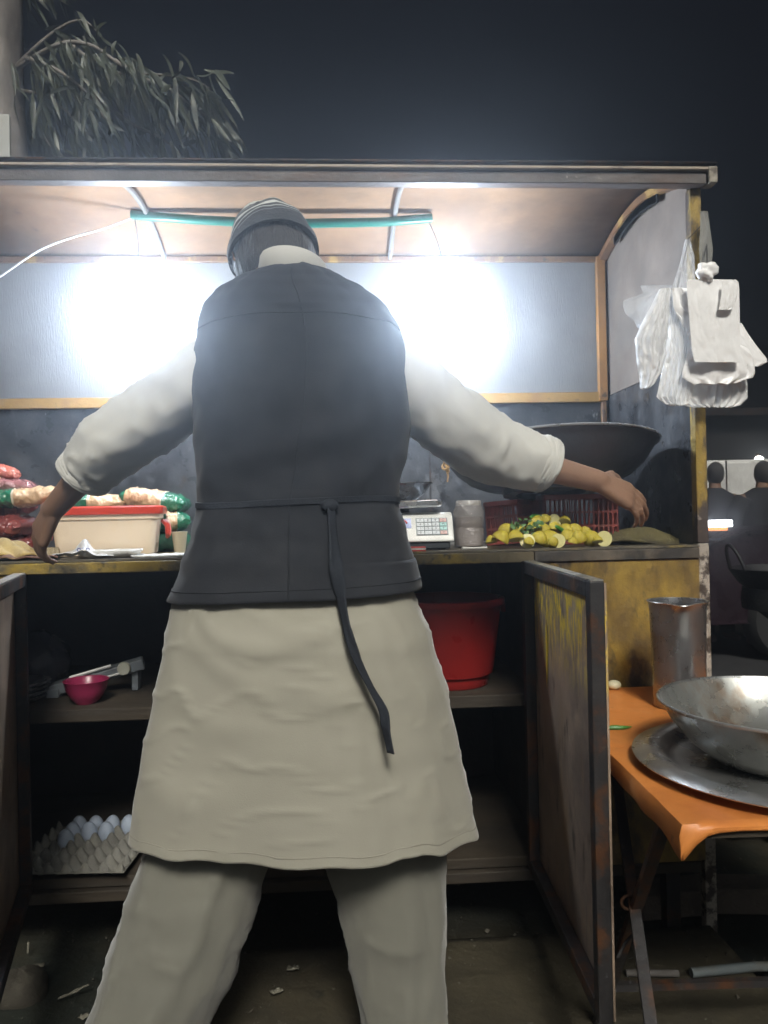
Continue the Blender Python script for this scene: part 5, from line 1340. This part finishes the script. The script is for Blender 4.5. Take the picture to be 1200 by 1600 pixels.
# dark building far behind
bx0 = P(1060, 700, 17).x
bd_ = thing('shop_building', (bx0+5, 18, 0), 'long unlit building behind the van and the road', 'building')
zt = P(1150, 652, 17).z
m_bw = mat('night_plaster', (.045,.042,.040), rough=.9, var=.25)
obj('wall', MB().box((bx0-8, 17, -.01), (bx0+14, 22, zt)), m_bw, bd_)
obj('roof', MB().box((bx0-8.3, 16.6, zt+.002), (bx0+14.3, 22.3, zt+.16)), m_iron, bd_)
for k in range(6):
    obj('shutter', MB().box((bx0-6+3*k, 16.95, .0), (bx0-3.8+3*k, 16.996, 2.2)), mat('dark_shutter', (.05,.055,.06), rough=.6, bump=.5, bscale=8, bstretch=(.01,.01,6)), bd_)

# ------------------------------------------------------------------ bits on the ground
random.seed(9)
def brick(px, py, Y, rot, label, sz=(.22,.10,.07)):
    c = PZ(px, py, .03); c.z = 0.001
    Mx = Matrix.Translation(c) @ Matrix.Rotation(rot, 4, 'Z')
    mb = MB(); mb.box((-sz[0]/2,-sz[1]/2,0), (sz[0]/2,sz[1]/2,sz[2]), Mx)
    return obj('brick', mb, mat('dusty_brick', (.13,.105,.085), [((.2,.17,.13), 30, .55, .68)], rough=.95, bump=.9, bscale=60), loc=c, bevel=.006, label=label, cat='brick', group='bricks under the stall')
brick(1050, 1405, 2.10, R(4), 'dusty brick under the stall behind the orange table, left')
brick(1165, 1400, 2.02, R(-7), 'dusty brick near the stove stand behind the orange table')
pa = PZ(1080, 1520, .046); pb = PZ(1290, 1509, .046)
obj('water_pipe', MB().tube([pa, pa.lerp(pb, .5)+Vector((0,.01,.001)), pb], .011, 12), mat('pale_blue_pipe', (.16,.19,.20), [((.15,.15,.13), 14, .5, .65)], rough=.6), loc=pa, label='pale blue plastic pipe lying on the ground under the table', cat='pipe')
sc1 = PZ(978, 1520, .044); sc2 = PZ(1060, 1521, .044)
obj('rusty_rod', MB().tube([sc1, sc2], .008, 10), mat('dusty_rod', (.14,.13,.12), rough=.8), loc=sc1, label='dusty metal rod on the ground left of the blue pipe', cat='rod')
st_ = P(28, 1490, 1.9); st_.z = -.035
mb = MB(); rings = []
for i in range(13):
    a = -PI/2+PI*i/12
    rings.append([st_+Vector((.075*max(.02,math.cos(a))*math.cos(t)*(1+.22*N3(math.cos(t)*1.5, math.sin(t)*1.5, a)), .06*max(.02,math.cos(a))*math.sin(t)*(1+.2*N3(math.cos(t)*2, 4, a)), .04+.05*math.sin(a)*(1+.2*N3(math.cos(t), math.sin(t), a+3)))) for t in [2*PI*k/26 for k in range(26)]])
mb.loft(rings); obj('stone', mb, mat('earthy_stone', (.035,.03,.022), [((.06,.055,.04), 20, .5, .65)], rough=.95, bump=.8, bscale=60), loc=st_, label='rounded earthy stone on the ground below the left door', cat='stone')
pp_ = [(44,1490,'short white straw sticking up by the stone',80),(60,1512,'crumpled pale scrap beside the stone',10),(20,1535,'pale scrap nearest the left edge',0),(46,1547,'pale scrap below the crumpled one',20),(115,1553,'long pale stick on the dirt left of the man',25),(132,1592,'small bright scrap near the bottom by his foot',60),(432,1552,'white scrap between the legs of the man',40),(458,1516,'tiny pale scrap between the legs, further back',0),(718,1410,'small pale pebble under the cupboard right of the man',0),(668,1470,'small scrap by the slab edge right of the man',15)]
for i, (x, y, lb, ang) in enumerate(pp_):
    q = PZ(x, y, .012)
    if q.x > -.3 and q.y < 1.97: q = PZ(x, y, .040)
    if i == 8: q = P(x, y, 2.3); q.z = .012
    L_ = .018 if i not in (4, 0) else (.045 if i else .018)
    mb = MB(); a = R(ang); d = Vector((math.cos(a), math.sin(a)*.6, .25 if i in (0, 4) else .02))
    if i == 0: d = Vector((.1, 0, 1))
    rows = []
    for j in range(6):
        t = j/5-.5; r_ = []
        for k in range(4):
            u = k/3-.5; p = q+d*L_*t*1.6+Vector((-math.sin(a), math.cos(a), 0))*u*(.016 if i not in (0, 4) else .005)
            r_.append(p+Vector((0,0,.006+.007*noise.noise(Vector((t*4+i, u*4, i))) + (L_*.8 if i == 0 else 0)*.6)))
        rows.append(r_)
    mb.grid(rows); obj('litter_scrap', mb, mat('pale_scrap', (.20,.19,.15), rough=.8, var=.2), loc=q, solid=.002, label=lb, cat='litter', group='scraps of litter on the ground')
# loose grit: uncountable
random.seed(31); gr = MB()
for k in range(2600):
    x = random.uniform(-1.3, 1.3); y = random.uniform(1.0, 2.6); z = .0
    if -.3 < x < .95 and y < 1.97: z = .034
    s_ = random.uniform(.0012, .0042)*(1 if random.random() < .95 else 2.2)
    vs = [Vector((random.gauss(0,1), random.gauss(0,1), random.gauss(0,.7))).normalized()*s_*random.uniform(.7,1.2) for _ in range(4)]
    c = Vector((x, y, z+s_*.3)); gr.add([c+v for v in vs], [(0,1,2),(0,2,3),(0,3,1),(1,3,2)])
obj('grit', gr, mat('grit_stone', (.11,.10,.08), rough=.95, var=.5, vscale=60), kind='stuff', smooth=False, label='loose grit and crumbs scattered over the dirt', cat='grit')

# ------------------------------------------------------------------ haze
hz = MB().box((-152, -152, -1.1), (152, 152, 4.9))
ho = obj('haze', hz, MATS['pale_scrap'], smooth=False, kind='stuff')
hm = bpy.data.materials.new('glare_haze'); hm.use_nodes = True
for nd in list(hm.node_tree.nodes):
    if nd.type == 'BSDF_PRINCIPLED': hm.node_tree.nodes.remove(nd)
pv = hm.node_tree.nodes.new('ShaderNodeVolumePrincipled')  # haze volume added to spread the glare round the bulbs
pv.inputs['Color'].default_value = (.80, .88, 1, 1); pv.inputs['Density'].default_value = .085; pv.inputs['Anisotropy'].default_value = .925
hm.node_tree.links.new(pv.outputs[0], hm.node_tree.nodes['Material Output'].inputs['Volume'])
ho.data.materials.clear(); ho.data.materials.append(hm)
